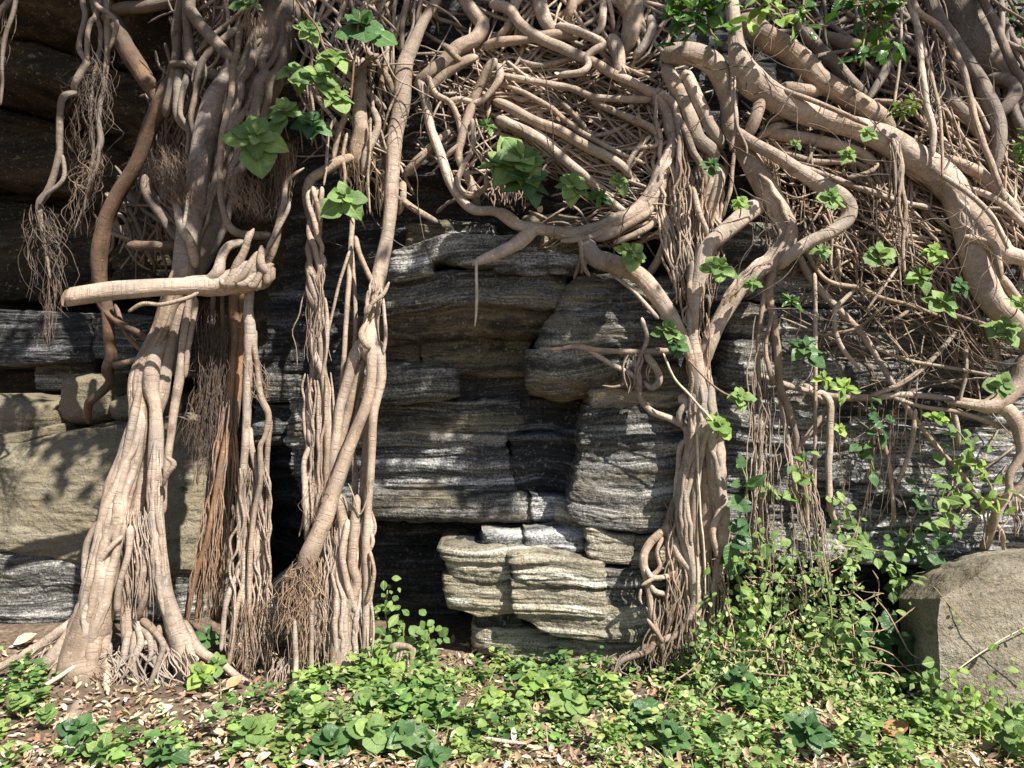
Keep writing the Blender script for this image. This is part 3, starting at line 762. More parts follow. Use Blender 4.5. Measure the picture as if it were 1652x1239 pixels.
# ---- roots hanging from the cave roof, far left
R = Root('hanging_root', 'short thin root dangling at the top left photo corner', 'root', 8, 0, 4.35, 'roots dangling from the cave roof', 'bark_grey')
R.r([(26, -60, 4), (24, 7, 4), (8, 60, 4), (3, 100, 3.5), (4, 135, 3), (1, 170, 2)], 4.3)
R.r([(30, -60, 7), (20, -5, 6), (0, 18, 6), (-25, 50, 5)], 4.33)
R.strands(14, [(-10, 10), (20, 5)], [(-20, 90), (12, 110)], 4.34, 4.34, (.6, 1.2), seed=1, key=HF)
R.done()
R = Root('hanging_root', 'long hairy root tassel with an elbow hanging in front of the cave', 'root', 150, 0, 4.35, 'roots dangling from the cave roof', 'bark_grey')
R.r([(128, -80, 6), (133, 0, 5), (137, 27, 5), (127, 75, 5), (139, 98, 6), (134, 112, 7), (120, 136, 7), (118, 149, 5)], 4.28)
R.r([(120, 146, 6), (102, 157, 6.5), (97, 186, 6), (97, 230, 6), (96, 251, 6.5), (86, 288, 6), (76, 312, 7), (64, 332, 7), (68, 365, 4), (74, 400, 3), (80, 450, 2)], 4.22)
R.r([(101, 250, 3.5), (104, 281, 4), (95, 298, 4), (73, 315, 3.5), (62, 332, 3)], 4.19)
R.r([(150, -80, 5), (153, 0, 5), (173, 20, 4.5), (188, 37, 4.5), (183, 61, 4), (175, 78, 3)], 4.24)
R.r([(160, -60, 5), (156, 20, 5), (146, 37, 5), (141, 61, 5), (139, 98, 4)], 4.26)
R.r([(168, -80, 6), (170, 0, 6), (174, 68, 5), (171, 112, 5), (166, 146, 4.5), (159, 190, 5), (163, 230, 5.5), (149, 264, 4), (142, 305, 3.5), (132, 339, 2), (119, 373, 1)], 4.3)
R.r([(143, -60, 4), (150, 10, 4), (163, 60, 4), (150, 130, 3.5), (146, 190, 3.5), (152, 240, 3), (145, 275, 2.5)], 4.33)
R.r([(160, 236, 3), (156, 270, 3), (140, 312, 2.5), (134, 350, 1.5)], 4.27)
R.strands(60, [(130, 70), (174, 50)], [(118, 262), (168, 290)], 4.3, 4.3, (.5, 1.5), curl=9, seed=2, key=HD, ragged=.8, loose=.4, dj=.07)
R.strands(45, [(140, 240), (164, 235)], [(108, 375), (140, 385)], 4.29, 4.28, (.5, 1.6), curl=9, seed=3, key=HF, ragged=.85, loose=.3, dj=.06)
R.strands(50, [(58, 325), (80, 330)], [(58, 480), (104, 530)], 4.22, 4.22, (.5, 1.7), curl=9, seed=4, key=HD, ragged=.8, dj=.06)
R.strands(14, [(70, 440), (92, 450)], [(76, 580), (84, 560)], 4.22, 4.22, (.5, 1.), curl=5, seed=5, key=HF, ragged=.3)
R.done()

# ---- dark roots deep in the cave mouth
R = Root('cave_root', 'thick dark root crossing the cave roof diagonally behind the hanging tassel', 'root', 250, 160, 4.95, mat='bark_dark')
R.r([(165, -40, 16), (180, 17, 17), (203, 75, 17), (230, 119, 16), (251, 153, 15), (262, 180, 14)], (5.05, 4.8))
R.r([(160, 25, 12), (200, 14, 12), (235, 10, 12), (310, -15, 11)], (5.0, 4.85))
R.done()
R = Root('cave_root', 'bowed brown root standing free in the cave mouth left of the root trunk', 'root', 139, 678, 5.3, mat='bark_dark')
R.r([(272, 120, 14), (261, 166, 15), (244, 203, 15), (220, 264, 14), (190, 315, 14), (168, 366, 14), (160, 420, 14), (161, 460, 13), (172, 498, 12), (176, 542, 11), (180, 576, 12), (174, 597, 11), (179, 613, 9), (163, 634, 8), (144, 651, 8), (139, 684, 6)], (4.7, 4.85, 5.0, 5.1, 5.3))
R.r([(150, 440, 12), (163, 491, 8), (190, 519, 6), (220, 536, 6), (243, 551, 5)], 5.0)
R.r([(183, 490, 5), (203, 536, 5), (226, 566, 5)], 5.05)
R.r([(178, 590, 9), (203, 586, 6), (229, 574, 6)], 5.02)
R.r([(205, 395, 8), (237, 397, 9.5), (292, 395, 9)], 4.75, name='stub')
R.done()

# ---- left root trunk
R = Root('fig_root_trunk', 'thick pale root trunk with splayed foot in front of the tan boulder', 'root', 160, 1070, 4.15)
YT = (4.5, 4.45, 4.4, 4.35, 4.3, 4.28, 4.25, 4.22, 4.18, 4.12)
R.r([(480, -120, 46), (462, -40, 44), (450, 40, 42), (428, 110, 40), (398, 190, 34), (362, 290, 30), (335, 380, 27), (308, 440, 23), (280, 490, 16)], (4.75, 4.62, 4.5, 4.36), 'bark_grey', lump=.07)
R.r([(380, 80, 16), (366, 130, 17), (345, 165, 19), (331, 215, 19), (323, 271, 19), (316, 322, 20), (306, 373, 21), (298, 425, 20), (285, 470, 18)], (4.55, 4.4, 4.3), 'bark_grey', lump=.07)
R.r([(290, 440, 20), (271, 491, 16), (258, 536, 15), (234, 580, 14), (221, 617, 14), (223, 654, 15), (224, 688, 18), (210, 739, 21), (194, 790, 24), (184, 853, 26), (172, 906, 26), (158, 970, 29), (145, 1013, 33), (136, 1062, 40), (130, 1125, 50)], (4.28, 4.25, 4.2, 4.14, 4.12))
R.r([(262, 530, 12), (248, 580, 14), (243, 625, 15), (250, 655, 11), (253, 705, 13), (251, 756, 13), (250, 800, 13), (254, 853, 13), (259, 906, 14), (266, 960, 17), (280, 1000, 18), (292, 1035, 20), (300, 1090, 26)], (4.25, 4.2, 4.15, 4.12), name='root')
R.r([(296, 490, 12), (290, 510, 13), (268, 590, 13), (261, 630, 14), (247, 678, 13), (238, 740, 12), (226, 800, 13), (220, 870, 13), (209, 924, 14), (208, 985, 14), (213, 1035, 16), (214, 1095, 20)], (4.32, 4.28, 4.22, 4.16))
R.r([(308, 470, 9), (302, 512, 9), (295, 563, 9), (288, 617, 9), (278, 678, 8), (271, 739, 7), (266, 770, 6), (262, 830, 5)], 4.25)
R.r([(314, 480, 6), (311, 520, 5), (303, 570, 5), (296, 610, 5)], 4.24)
R.r([(221, 625, 8), (212, 690, 8), (200, 740, 8), (187, 790, 9), (177, 828, 8), (153, 853, 6.5), (138, 889, 6), (137, 935, 6), (143, 955, 6)], 4.13)
R.r([(266, 737, 4), (281, 749, 5), (270, 766, 5), (261, 785, 4)], 4.12)
R.r([(206, 850, 8), (206, 900, 6), (192, 945, 6), (185, 990, 7)], 4.08)
R.r([(195, 866, 5), (170, 892, 5), (150, 925, 5)], 4.06)
R.r([(244, 926, 7), (232, 968, 6), (218, 1000, 7)], 4.12)
R.r([(232, 840, 6), (236, 900, 6), (228, 950, 6), (232, 1000, 6)], 4.14)
MT = [(290, 440, 20), (271, 491, 16), (258, 536, 15), (234, 580, 14), (221, 617, 14), (223, 654, 15), (224, 688, 18), (210, 739, 21), (194, 790, 24), (184, 853, 26), (172, 906, 26), (158, 970, 29), (145, 1013, 33), (136, 1062, 38)]
R.wrap(MT, (4.28, 4.25, 4.2, 4.14, 4.12), 16, 1)
R.wrap(MT[8:], (4.19, 4.14, 4.12), 12, 2, (.10, .24), span=(.4, 1.0))
R.wrap([(253, 705, 13), (251, 756, 13), (250, 800, 13), (254, 853, 13), (259, 906, 14), (266, 960, 17), (280, 1000, 18), (292, 1035, 20)], (4.18, 4.13), 9, 3, (.2, .4))
R.wrap([(450, 40, 42), (428, 110, 40), (398, 190, 34), (362, 290, 30), (335, 380, 27), (308, 440, 23)], (4.58, 4.4), 8, 4, (.12, .26), 'bark_grey')
# splayed foot
foot = [([(150, 985, 20), (112, 1010, 11), (64, 1041, 9), (21, 1066, 8), (-30, 1090, 6)], 4.15),
        ([(140, 1000, 22), (117, 1024, 15), (89, 1055, 13), (58, 1086, 10), (15, 1122, 7)], 4.08),
        ([(146, 1010, 20), (150, 1048, 14), (143, 1084, 12), (135, 1119, 12), (124, 1150, 15), (86, 1192, 17)], 4.03),
        ([(110, 1030, 14), (70, 1072, 9), (30, 1100, 8), (-20, 1135, 6)], 4.08), ([(140, 1040, 16), (128, 1090, 11), (110, 1130, 9), (70, 1165, 7), (20, 1200, 5)], 4.02), ([(160, 1040, 14), (172, 1090, 9), (168, 1130, 7), (150, 1165, 5)], 4.02), ([(290, 1030, 14), (305, 1080, 8), (330, 1115, 7), (345, 1150, 5)], 4.05),
        ([(215, 1020, 10), (214, 1070, 7), (222, 1110, 6), (212, 1150, 4)], 4.05), ([(255, 1010, 8), (250, 1060, 6), (270, 1105, 5), (268, 1140, 4)], 4.06),
        ([(128, 1020, 20), (100, 1062, 10), (86, 1090, 8), (60, 1115, 5)], 4.06), ([(160, 1010, 16), (170, 1050, 10), (176, 1085, 8), (180, 1110, 6)], 4.08),
        ([(120, 1030, 14), (116, 1070, 11), (104, 1100, 8), (92, 1130, 5)], 4.04),
        ([(209, 1005, 13), (204, 1040, 8), (200, 1070, 7), (196, 1100, 5)], 4.1), ([(213, 999, 10), (228, 1030, 7), (222, 1052, 7), (203, 1090, 5)], 4.09),
        ([(224, 1002, 8), (262, 1034, 6), (259, 1062, 5), (245, 1098, 5), (230, 1121, 4)], 4.06), ([(216, 1010, 8), (240, 1030, 6), (244, 1056, 5), (236, 1070, 4)], 4.08),
        ([(284, 1010, 18), (319, 1048, 11), (355, 1070, 9), (390, 1098, 7), (420, 1122, 5)], 4.12), ([(284, 1020, 18), (287, 1070, 10), (294, 1109, 8), (302, 1136, 7)], 4.08),
        ([(278, 1020, 14), (266, 1060, 7), (262, 1095, 6), (254, 1120, 5)], 4.08), ([(288, 1015, 12), (306, 1045, 7), (312, 1080, 5)], 4.1)]
for pl, d in foot: R.r(pl, (d+.06, d+.01, d-.02, d-.05), lump=.16, wig=.008)
R.strands(110, [(80, 1040), (300, 1040)], [(30, 1135), (330, 1130)], 4.08, 4.0, (1, 3.4), curl=7, seed=8, ragged=.6, loose=.3, part_min=2.8, key=('fine_roots', 'bark'))
R.strands(40, [(128, 1070), (170, 1075)], [(95, 1145), (200, 1125)], 4.02, 4.0, (.8, 1.8), curl=8, seed=9, ragged=.5, key=HT)
R.strands(26, [(205, 800), (245, 820)], [(195, 1010), (262, 1010)], 4.14, 4.12, (1, 3), curl=4, seed=10, ragged=.4)
R.strands(30, [(20, 1060), (110, 1025)], [(-20, 1090), (70, 1080)], 4.14, 4.1, (1, 2.4), curl=5, seed=12, ragged=.5)
R.done()

# ---- web of roots above it
R = Root('root_web', 'tangled web of brown roots above and left of the thick grey trunk', 'root', 300, 200, 4.7, mat='bark_grey')
R.r([(303, -60, 12), (305, 0, 12), (309, 20, 12), (339, 58, 11), (366, 88, 11), (384, 104, 10)], 4.5)
R.r([(300, -40, 9), (302, 20, 9), (305, 68, 9), (307, 98, 11), (325, 112, 12), (353, 125, 11), (368, 140, 10)], 4.56)
R.r([(296, -40, 11), (290, 20, 11), (284, 50, 11), (285, 85, 9), (278, 140, 10), (262, 185, 11)], 4.62)
R.r([(410, 26, 6), (359, 64, 7), (325, 102, 7), (316, 149, 6), (308, 190, 5), (318, 240, 4)], 4.5)
R.r([(400, 10, 5), (370, 38, 5), (340, 62, 5), (315, 85, 4)], 4.54)
R.r([(415, 0, 5), (385, 30, 5), (352, 45, 5), (320, 78, 5)], 4.58)
R.r([(286, 102, 8), (288, 152, 9), (288, 190, 9), (314, 219, 7)], 4.58)
R.r([(270, 100, 6), (300, 102, 6), (320, 108, 6)], 4.55)
R.r([(230, 280, 8), (236, 310, 8), (258, 345, 8), (282, 380, 7), (300, 392, 7)], 4.7)
R.r([(300, 115, 6), (290, 180, 5), (305, 210, 5), (300, 245, 4)], 4.55)
R.mat_fill(70, [(265, 130), (330, 130), (320, 290), (290, 300), (215, 400), (195, 390), (230, 270)], [100, 80, 105], (60, 150), (2.5, 5.5), (.55, .8), seed=21, part_min=4.2, key=('fine_roots', 'bark_grey'))
R.mat_fill(40, [(205, 290), (300, 330), (290, 400), (200, 400)], [70, 50, 95], (50, 110), (2.5, 6), (.9, 1.2), seed=22, part_min=4, key=('fine_roots', 'bark_grey'))
R.mat_fill(40, [(300, -40), (430, -40), (430, 30), (340, 110), (290, 90)], [110, 40, 130, 75], (60, 120), (2.5, 6), (.25, .45), seed=23, part_min=4, key=('fine_roots', 'bark_grey'))
R.done()
R = Root('broken_root', 'broken root end with an upturned brush of grey root hairs', 'root', 308, 440, 4.28)
R.r([(312, 430, 9), (308, 393, 9), (292, 366, 8), (286, 339, 7), (278, 312, 5)], (4.26, 4.3))
R.r([(296, 370, 4), (300, 340, 3), (304, 310, 2)], 4.27)
R.strands(110, [(274, 330), (296, 325)], [(234, 236), (300, 236)], 4.3, 4.28, (.5, 1.1), curl=7, seed=25, key=HF, ragged=.5, dj=.06)
R.strands(45, [(240, 250), (300, 245)], [(228, 320), (310, 300)], 4.28, 4.28, (.5, 1.), curl=8, seed=26, key=HF, ragged=.6, dj=.08)
R.strands(40, [(282, 330), (312, 335)], [(262, 300), (330, 285)], 4.27, 4.25, (.6, 1.4), curl=5, seed=27, key=HT, ragged=.5)
R.done()

# ---- sawn limb with its knot
R = Root('sawn_limb', 'pale sawn-off limb jutting left from a knot of roots', 'limb', 420, 450, 4.1)
o_ = R.r([(112, 480, 17), (150, 474, 17), (203, 468, 17), (254, 464, 16.5), (305, 462, 16), (339, 461, 17), (375, 456, 20), (417, 444, 24), (438, 436, 18)], (3.98, 4.02, 4.08, 4.12), name='limb', lump=.05, cap=True, sides=20, rnd_end=False)
def slant(o):
    co = np.empty(len(o.data.vertices)*3); o.data.vertices.foreach_get('co', co); co = co.reshape(-1, 3)
    p = to3([(112, 480, 17)], 3.98)[0, :3]-R.o
    k = np.clip(1-(co[:, 0]-p[0]+.02)/.12, 0, 1); co[:, 0] += k*.42*(co[:, 2]-p[2]); o.data.vertices.foreach_set('co', co.ravel())
slant(o_)
def cutface():
    p = to3([(112, 480, 17.2)], 3.98)[0]
    q = to3([(150, 474, 17)], 3.99)[0]
    t = (p[:3]-q[:3]); t /= np.linalg.norm(t)
    a = np.array([0, 1., 0]); b = np.cross(t, a); b /= np.linalg.norm(b); a = np.cross(b, t)
    c = p[:3]+t*.012
    V = [c+t*.004]; F = []
    for ring, rr_ in ((1, .5), (2, .97)):
        for k in range(24):
            th = k/24*2*math.pi
            sl = t*0.0
            V.append(c+(a*math.cos(th)+b*math.sin(th))*p[3]*rr_+sl*0.6+t*.004*(1-rr_))
    for k in range(24):
        k2 = (k+1) % 24
        F += [[0, 1+k, 1+k2], [1+k, 25+k, 25+k2, 1+k2]]
    V = np.array(V); V[:, 0] += .42*(V[:, 2]-p[2])-.004
    mesh_obj('cut_face', V, F, M['cut'], parent=o_, origin=R.o)
cutface()
R.r([(393, 388, 8), (372, 396, 8), (358, 415, 9), (350, 440, 11), (325, 458, 9)], 4.06)
R.r([(386, 40, 5), (386, 60, 6), (383, 85, 6), (376, 115, 6), (373, 152, 6), (364, 190, 6), (357, 230, 6), (355, 278, 6), (357, 322, 6), (366, 359, 7), (383, 376, 8), (410, 380, 8), (438, 378, 8)], (4.25, 4.15, 4.08))
R.r([(376, 115, 5), (368, 105, 4), (366, 92, 3)], 4.2)
R.r([(400, 372, 6), (396, 400, 7), (385, 425, 9), (370, 450, 10)], 4.03)
R.r([(408, 368, 4), (402, 384, 6), (392, 405, 6)], 4.02)
R.r([(452, 330, 4), (450, 360, 6), (442, 395, 8), (428, 425, 10), (410, 450, 10)], 4.08)
R.r([(490, 270, 2), (464, 292, 4), (456, 330, 5), (446, 372, 6), (436, 400, 6)], 4.06)
R.r([(468, 325, 3), (462, 345, 4), (444, 378, 4), (430, 402, 3)], 4.03)
R.r([(430, 400, 6), (416, 420, 8), (405, 445, 9), (380, 462, 8)], 4.02)
R.r([(420, 395, 6), (422, 425, 8), (432, 445, 9)], 4.0)
R.r([(414, 405, 5), (405, 425, 6), (392, 445, 7), (365, 465, 7)], 4.0)
R.wrap([(290, 462, 16), (339, 461, 17), (375, 456, 20), (417, 444, 24), (438, 436, 18)], (4.09, 4.12), 16, 7, (.2, .36), span=(.5, .95))
R.r([(207, 503, 3.5), (230, 490, 4), (264, 491, 4), (305, 480, 4), (320, 472, 4)], 4.0, name='twig')
for k in range(9):
    a_ = rnd.uniform(0, 6.28)
    R.r([(352+k*9, 448+rnd.uniform(-6, 6), 6), (366+k*8, 456+8*math.sin(a_), 7), (385+k*6, 440+12*math.sin(a_+1), 6), (400+k*5, 425+rnd.uniform(-6, 10), 5)], 4.03+rnd.uniform(-.03, .03))
R.strands(130, [(385, 360), (440, 360)], [(385, 275), (455, 290)], 4.12, 4.14, (.5, 1.1), curl=8, seed=31, key=HD, ragged=.4, dj=.06)
R.strands(60, [(385, 340), (420, 355)], [(365, 275), (410, 280)], 4.06, 4.06, (.5, 1.1), curl=7, seed=32, key=HT, ragged=.6)
R.strands(60, [(440, 222), (475, 225)], [(430, 330), (470, 345)], 4.12, 4.12, (.7, 1.4), curl=3, seed=33, key=('root_hair', 'hair'), ragged=.4)
R.strands(60, [(338, 200), (366, 205)], [(335, 270), (362, 275)], 4.16, 4.16, (.5, 1.), curl=8, seed=34, key=HD, ragged=.5)
R.strands(40, [(392, 12), (440, 30)], [(400, 80), (446, 85)], 4.2, 4.2, (.8, 1.4), curl=1.5, seed=35, key=HT, ragged=.6)
R.done()

# ---- dark hair curtain and rusty bundle
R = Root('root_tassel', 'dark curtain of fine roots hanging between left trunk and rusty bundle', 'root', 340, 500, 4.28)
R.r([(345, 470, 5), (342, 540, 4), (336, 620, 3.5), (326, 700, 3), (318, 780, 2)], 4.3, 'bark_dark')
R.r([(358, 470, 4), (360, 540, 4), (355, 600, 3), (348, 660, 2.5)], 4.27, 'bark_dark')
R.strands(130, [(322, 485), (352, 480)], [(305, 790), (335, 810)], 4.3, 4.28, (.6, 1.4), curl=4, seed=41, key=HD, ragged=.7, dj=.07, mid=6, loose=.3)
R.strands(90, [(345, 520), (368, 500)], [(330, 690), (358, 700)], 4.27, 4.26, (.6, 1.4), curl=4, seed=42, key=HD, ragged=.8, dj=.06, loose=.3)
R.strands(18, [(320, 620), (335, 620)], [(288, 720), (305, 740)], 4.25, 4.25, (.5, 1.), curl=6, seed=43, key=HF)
R.done()
R = Root('aerial_root_bundle', 'rusty red-brown bundle of straight aerial roots left of the pale strand bundle', 'root', 320, 1000, 4.3, mat='bark_red')
R.r([(378, 440, 10), (377, 481, 10), (379, 536, 10), (373, 603, 9), (368, 671, 9), (357, 739, 9), (345, 820, 8), (330, 900, 7), (316, 1000, 6)], (4.35, 4.28))
R.r([(388, 470, 7), (386, 600, 7), (378, 700, 6), (366, 800, 6), (356, 900, 5), (350, 1000, 4)], 4.33)
R.r([(366, 690, 6), (352, 770, 5), (336, 860, 5), (310, 950, 5), (300, 1010, 4)], 4.24)
R.strands(26, [(358, 640), (385, 640)], [(296, 1005), (372, 1010)], 4.3, 4.27, (2, 4.5), curl=2.5, seed=44, key=('fine_roots', 'bark_red'), part_min=3.4, dj=.06, ragged=.15)
R.strands(60, [(335, 790), (360, 780)], [(298, 1015), (360, 1010)], 4.28, 4.26, (.7, 1.6), curl=3, seed=45, key=HT, dj=.06, ragged=.3)
R.done()
R = Root('aerial_root_bundle', 'pale bundle of twisted aerial roots right below the sawn limb knot', 'root', 400, 1080, 4.15)
R.r([(400, 455, 11), (401, 500, 10), (404, 536, 11), (400, 603, 9), (398, 671, 8), (394, 739, 7), (390, 820, 7), (388, 871, 7), (393, 924, 7), (393, 1013, 6), (400, 1100, 5)], (4.12, 4.15))
R.r([(406, 530, 8), (410, 559, 6), (415, 590, 5), (420, 637, 6), (434, 671, 6), (428, 705, 5), (420, 722, 5), (420, 773, 5), (410, 830, 5), (404, 900, 5), (402, 980, 4), (410, 1060, 4)], 4.12)
R.r([(400, 690, 7), (405, 720, 6), (417, 773, 6), (422, 830, 6), (414, 890, 6), (420, 960, 5), (412, 1050, 5)], 4.16)
R.r([(434, 675, 5), (432, 730, 5), (430, 790, 4), (424, 860, 5), (428, 930, 5), (424, 1010, 4), (430, 1070, 4)], 4.17)
R.r([(384, 917, 5), (364, 977, 5), (355, 1052, 4)], 4.12)
R.r([(392, 940, 5), (378, 1000, 5), (368, 1075, 5)], 4.12)
R.strands(34, [(388, 740), (432, 740)], [(372, 1085), (440, 1080)], 4.16, 4.14, (2, 5), curl=4.5, seed=47, part_min=3.4, dj=.05, ragged=.2)
R.strands(30, [(395, 560), (425, 600)], [(400, 650), (432, 660)], 4.13, 4.12, (.6, 1.2), curl=6, seed=48, key=HT, ragged=.5)
R.strands(50, [(390, 960), (440, 960)], [(360, 1100), (440, 1090)], 4.14, 4.12, (.7, 1.6), curl=5, seed=49, key=HT, dj=.05)
R.done()

# ---- braided column
R = Root('braided_root', 'slim braided column of intertwined roots left of the leaning trunk', 'root', 505, 900, 4.2)
R.r([(570, 250, 9), (549, 260, 9), (525, 275, 9), (502, 290, 10), (495, 315, 10), (498, 339, 9), (507, 373, 8), (512, 420, 8), (508, 460, 8)], (4.3, 4.2))
def braid(R, ph, x0, y0, y1, amp, r0, r1, d, lam=95, drift=0):
    pl = []; ds = []
    n = int((y1-y0)/16)
    for k in range(n+1):
        f = k/n; y = y0+(y1-y0)*f; w = ph+y/lam*2*math.pi*.5
        pl.append((x0+drift*f+amp*math.sin(w)+rnd.gauss(0, 1.3), y, (r0+(r1-r0)*f)*rnd.uniform(.85, 1.15)))
        ds.append(d-.035*math.cos(w))
    R.r(pl, ds)
for k in range(4):
    braid(R, k*math.pi/2, 507, 300, 500, 9, 5.5, 6.5, 4.2, 90, 0)
braid(R, .3, 506, 420, 660, 10, 8, 6, 4.2, 120, 2); braid(R, 3.4, 508, 410, 700, 10, 8, 6, 4.2, 120, 10); braid(R, 1.9, 508, 440, 720, 10, 6, 6, 4.2, 140, 0)
R.r([(515, 525, 6), (518, 560, 7), (522, 603, 8), (527, 644, 7), (529, 705, 7), (526, 790, 6), (520, 860, 5)], 4.18)
R.r([(524, 480, 3), (528, 520, 4), (527, 560, 4), (520, 600, 4)], 4.16)
R.r([(498, 722, 6), (491, 745, 5), (492, 790, 6), (496, 850, 5), (500, 910, 4)], 4.17)
R.strands(30, [(492, 600), (530, 600)], [(488, 890), (530, 900)], 4.2, 4.2, (2.2, 5), curl=3, seed=51, part_min=3.6, dj=.05, ragged=.2)
R.strands(20, [(500, 430), (525, 420)], [(495, 600), (530, 610)], 4.16, 4.16, (1, 2.4), curl=5, seed=52, dj=.04)
R.done()
R = Root('aerial_root', 'pair of thin straight roots hanging beside the leaning trunk under a leafy rosette', 'root', 556, 560, 4.25)
R.r([(568, 350, 5), (566, 400, 5), (564, 444, 5), (559, 502, 5), (556, 563, 4.5), (548, 640, 4)], (4.3, 4.22))
R.r([(566, 400, 4), (572, 478, 4), (573, 536, 4), (568, 600, 4)], 4.3)
R.r([(572, 380, 5), (578, 405, 5), (590, 434, 5), (600, 455, 5)], 4.22)
R.r([(564, 405, 3), (549, 451, 3), (539, 495, 3), (529, 540, 2.5)], 4.2)
R.done()

# ---- central leaning trunk
R = Root('leaning_root_trunk', 'smooth pale leaning root trunk in the centre, forking into legs', 'root', 560, 1110, 4.1)
R.r([(728, -60, 9), (704, 0, 9), (681, 41, 10), (661, 85, 13), (651, 119, 16), (647, 169, 16), (638, 217, 14.5), (634, 264, 13.5), (630, 322, 13), (626, 373, 13), (617, 420, 14.5), (609, 455, 15), (602, 492, 14.5), (598, 529, 16), (596, 559, 21), (594, 585, 15)], (4.5, 4.42, 4.33, 4.25, 4.18), lump=.05)
R.r([(590, 545, 14), (574, 568, 13), (563, 603, 11), (549, 654, 10), (542, 705, 9), (537, 745, 9), (531, 800, 9), (528, 870, 9), (530, 950, 9), (536, 1040, 9)], (4.18, 4.2))
R.r([(598, 550, 14), (600, 580, 11.5), (599, 615, 11), (590, 658, 11), (570, 705, 11.5), (553, 753, 13), (538, 795, 14), (525, 835, 15), (510, 871, 16), (496, 905, 17), (484, 930, 12)], (4.15, 4.12, 4.06, 4.0), lump=.07)
R.r([(606, 550, 13), (614, 580, 10), (614, 617, 9.5), (604, 664, 8.5), (600, 722, 8), (597, 773, 8), (594, 820, 7.5), (591, 871, 7.5), (591, 942, 7), (590, 1013, 7), (586, 1100, 8)], (4.16, 4.12, 4.1))
R.r([(588, 570, 9), (583, 590, 8), (569, 637, 8), (556, 688, 8), (546, 739, 8), (540, 800, 8), (538, 860, 8)], 4.21)
R.r([(593, 640, 6), (590, 722, 6), (586, 780, 6), (582, 850, 6), (578, 920, 6)], 4.2)
R.r([(585, 600, 5), (575, 660, 5), (570, 720, 5), (574, 790, 6), (570, 850, 7)], 4.24)
R.r([(618, 480, 3), (620, 512, 3.5), (623, 542, 3.5), (618, 572, 4)], 4.14)
R.r([(590, 520, 5), (583, 540, 6), (590, 556, 7), (596, 562, 6)], 4.1)
R.r([(628, 455, 3), (618, 475, 4), (600, 490, 4), (592, 508, 3)], 4.12)
R.r([(546, 800, 11), (549, 818, 11), (556, 871, 11), (545, 924, 12), (551, 960, 15), (549, 1013, 18), (551, 1075, 22), (548, 1122, 27)], (4.14, 4.08))
R.r([(574, 800, 8), (574, 835, 9), (568, 906, 9), (576, 942, 9), (562, 975, 12), (556, 1010, 12)], 4.1)
R.r([(580, 930, 8), (572, 977, 12), (567, 1030, 12), (570, 1084, 14), (576, 1118, 16)], 4.12)
R.r([(560, 840, 7), (552, 890, 6), (560, 940, 7), (572, 990, 6)], 4.07)
R.r([(542, 900, 6), (538, 1013, 5.5), (531, 1108, 6)], 4.08)
R.r([(586, 1088, 8), (600, 1105, 7), (618, 1118, 5)], (4.1, 4.06))
R.r([(596, 890, 4), (604, 924, 4), (597, 955, 4), (590, 975, 4)], 4.07)
R.r([(474, 1000, 4), (476, 1034, 5), (478, 1084, 5.5), (467, 1160, 5)], 3.98)
R.r([(503, 960, 4), (503, 1013, 4.5), (503, 1084, 4.5), (513, 1126, 5), (531, 1165, 5)], 3.99)
R.r([(598, 770, 1.6), (594, 800, 1.6), (580, 830, 1.6), (570, 800, 1.4), (562, 780, 1.2)], 4.07)
R.wrap([(549, 818, 11), (556, 871, 11), (545, 924, 12), (551, 960, 15), (549, 1013, 18), (551, 1075, 22), (548, 1122, 27)], (4.13, 4.08), 14, 11, (.14, .32), span=(.4, .95))
R.wrap([(580, 930, 8), (572, 977, 12), (567, 1030, 12), (570, 1084, 14), (576, 1118, 16)], 4.11, 6, 12, (.2, .4))
R.wrap([(617, 420, 14.5), (609, 455, 15), (602, 492, 14.5), (598, 529, 16), (596, 565, 20)], (4.22, 4.18), 5, 13, (.14, .28))
R.strands(40, [(530, 800), (598, 800)], [(520, 1100), (598, 1100)], 4.16, 4.12, (2.2, 5.5), curl=4, seed=55, part_min=3.4, dj=.05, ragged=.3)
R.strands(40, [(520, 830), (560, 870)], [(500, 1095), (560, 1105)], 4.12, 4.08, (1.2, 3), curl=4, seed=56, dj=.05, ragged=.3)
R.strands(150, [(474, 908), (512, 880)], [(436, 1020), (508, 1060)], 4.02, 4.02, (.6, 2.0), curl=7, seed=57, key=HT, ragged=.75, dj=.09)
R.strands(60, [(474, 920), (505, 900)], [(438, 1040), (500, 1080)], 4.05, 4.04, (.6, 1.6), curl=7, seed=157, key=HD, ragged=.7, dj=.06)
R.strands(50, [(470, 930), (500, 930)], [(452, 1080), (495, 1110)], 4.02, 4.02, (.9, 2.0), curl=4, seed=58, key=HT, ragged=.5, dj=.06)
R.strands(30, [(440, 1060), (480, 1060)], [(425, 1120), (470, 1140)], 4.03, 4.0, (1.5, 3), curl=5, seed=59)
R.strands(26, [(505, 760), (545, 770)], [(490, 850), (520, 860)], 4.05, 4.04, (.5, 1), curl=7, seed=60, key=HT, ragged=.6)
R.done()
R = Root('root_clump', 'small arched clump of roots poking from the ground cover right of the leaning trunk', 'root', 655, 1090, 4.2)
for k in range(9):
    x = 628+k*4.5; R.r([(x, 1098, 2.6), (x-3+k*.4, 1070, 3), (x+4, 1048, 4), (650, 1042+k % 3*3, 5)], (4.12+.03*math.sin(k), 4.2))
R.r([(626, 1050, 5), (642, 1042, 8), (662, 1046, 6), (664, 1070, 4), (663, 1096, 4)], 4.16)
R.done()

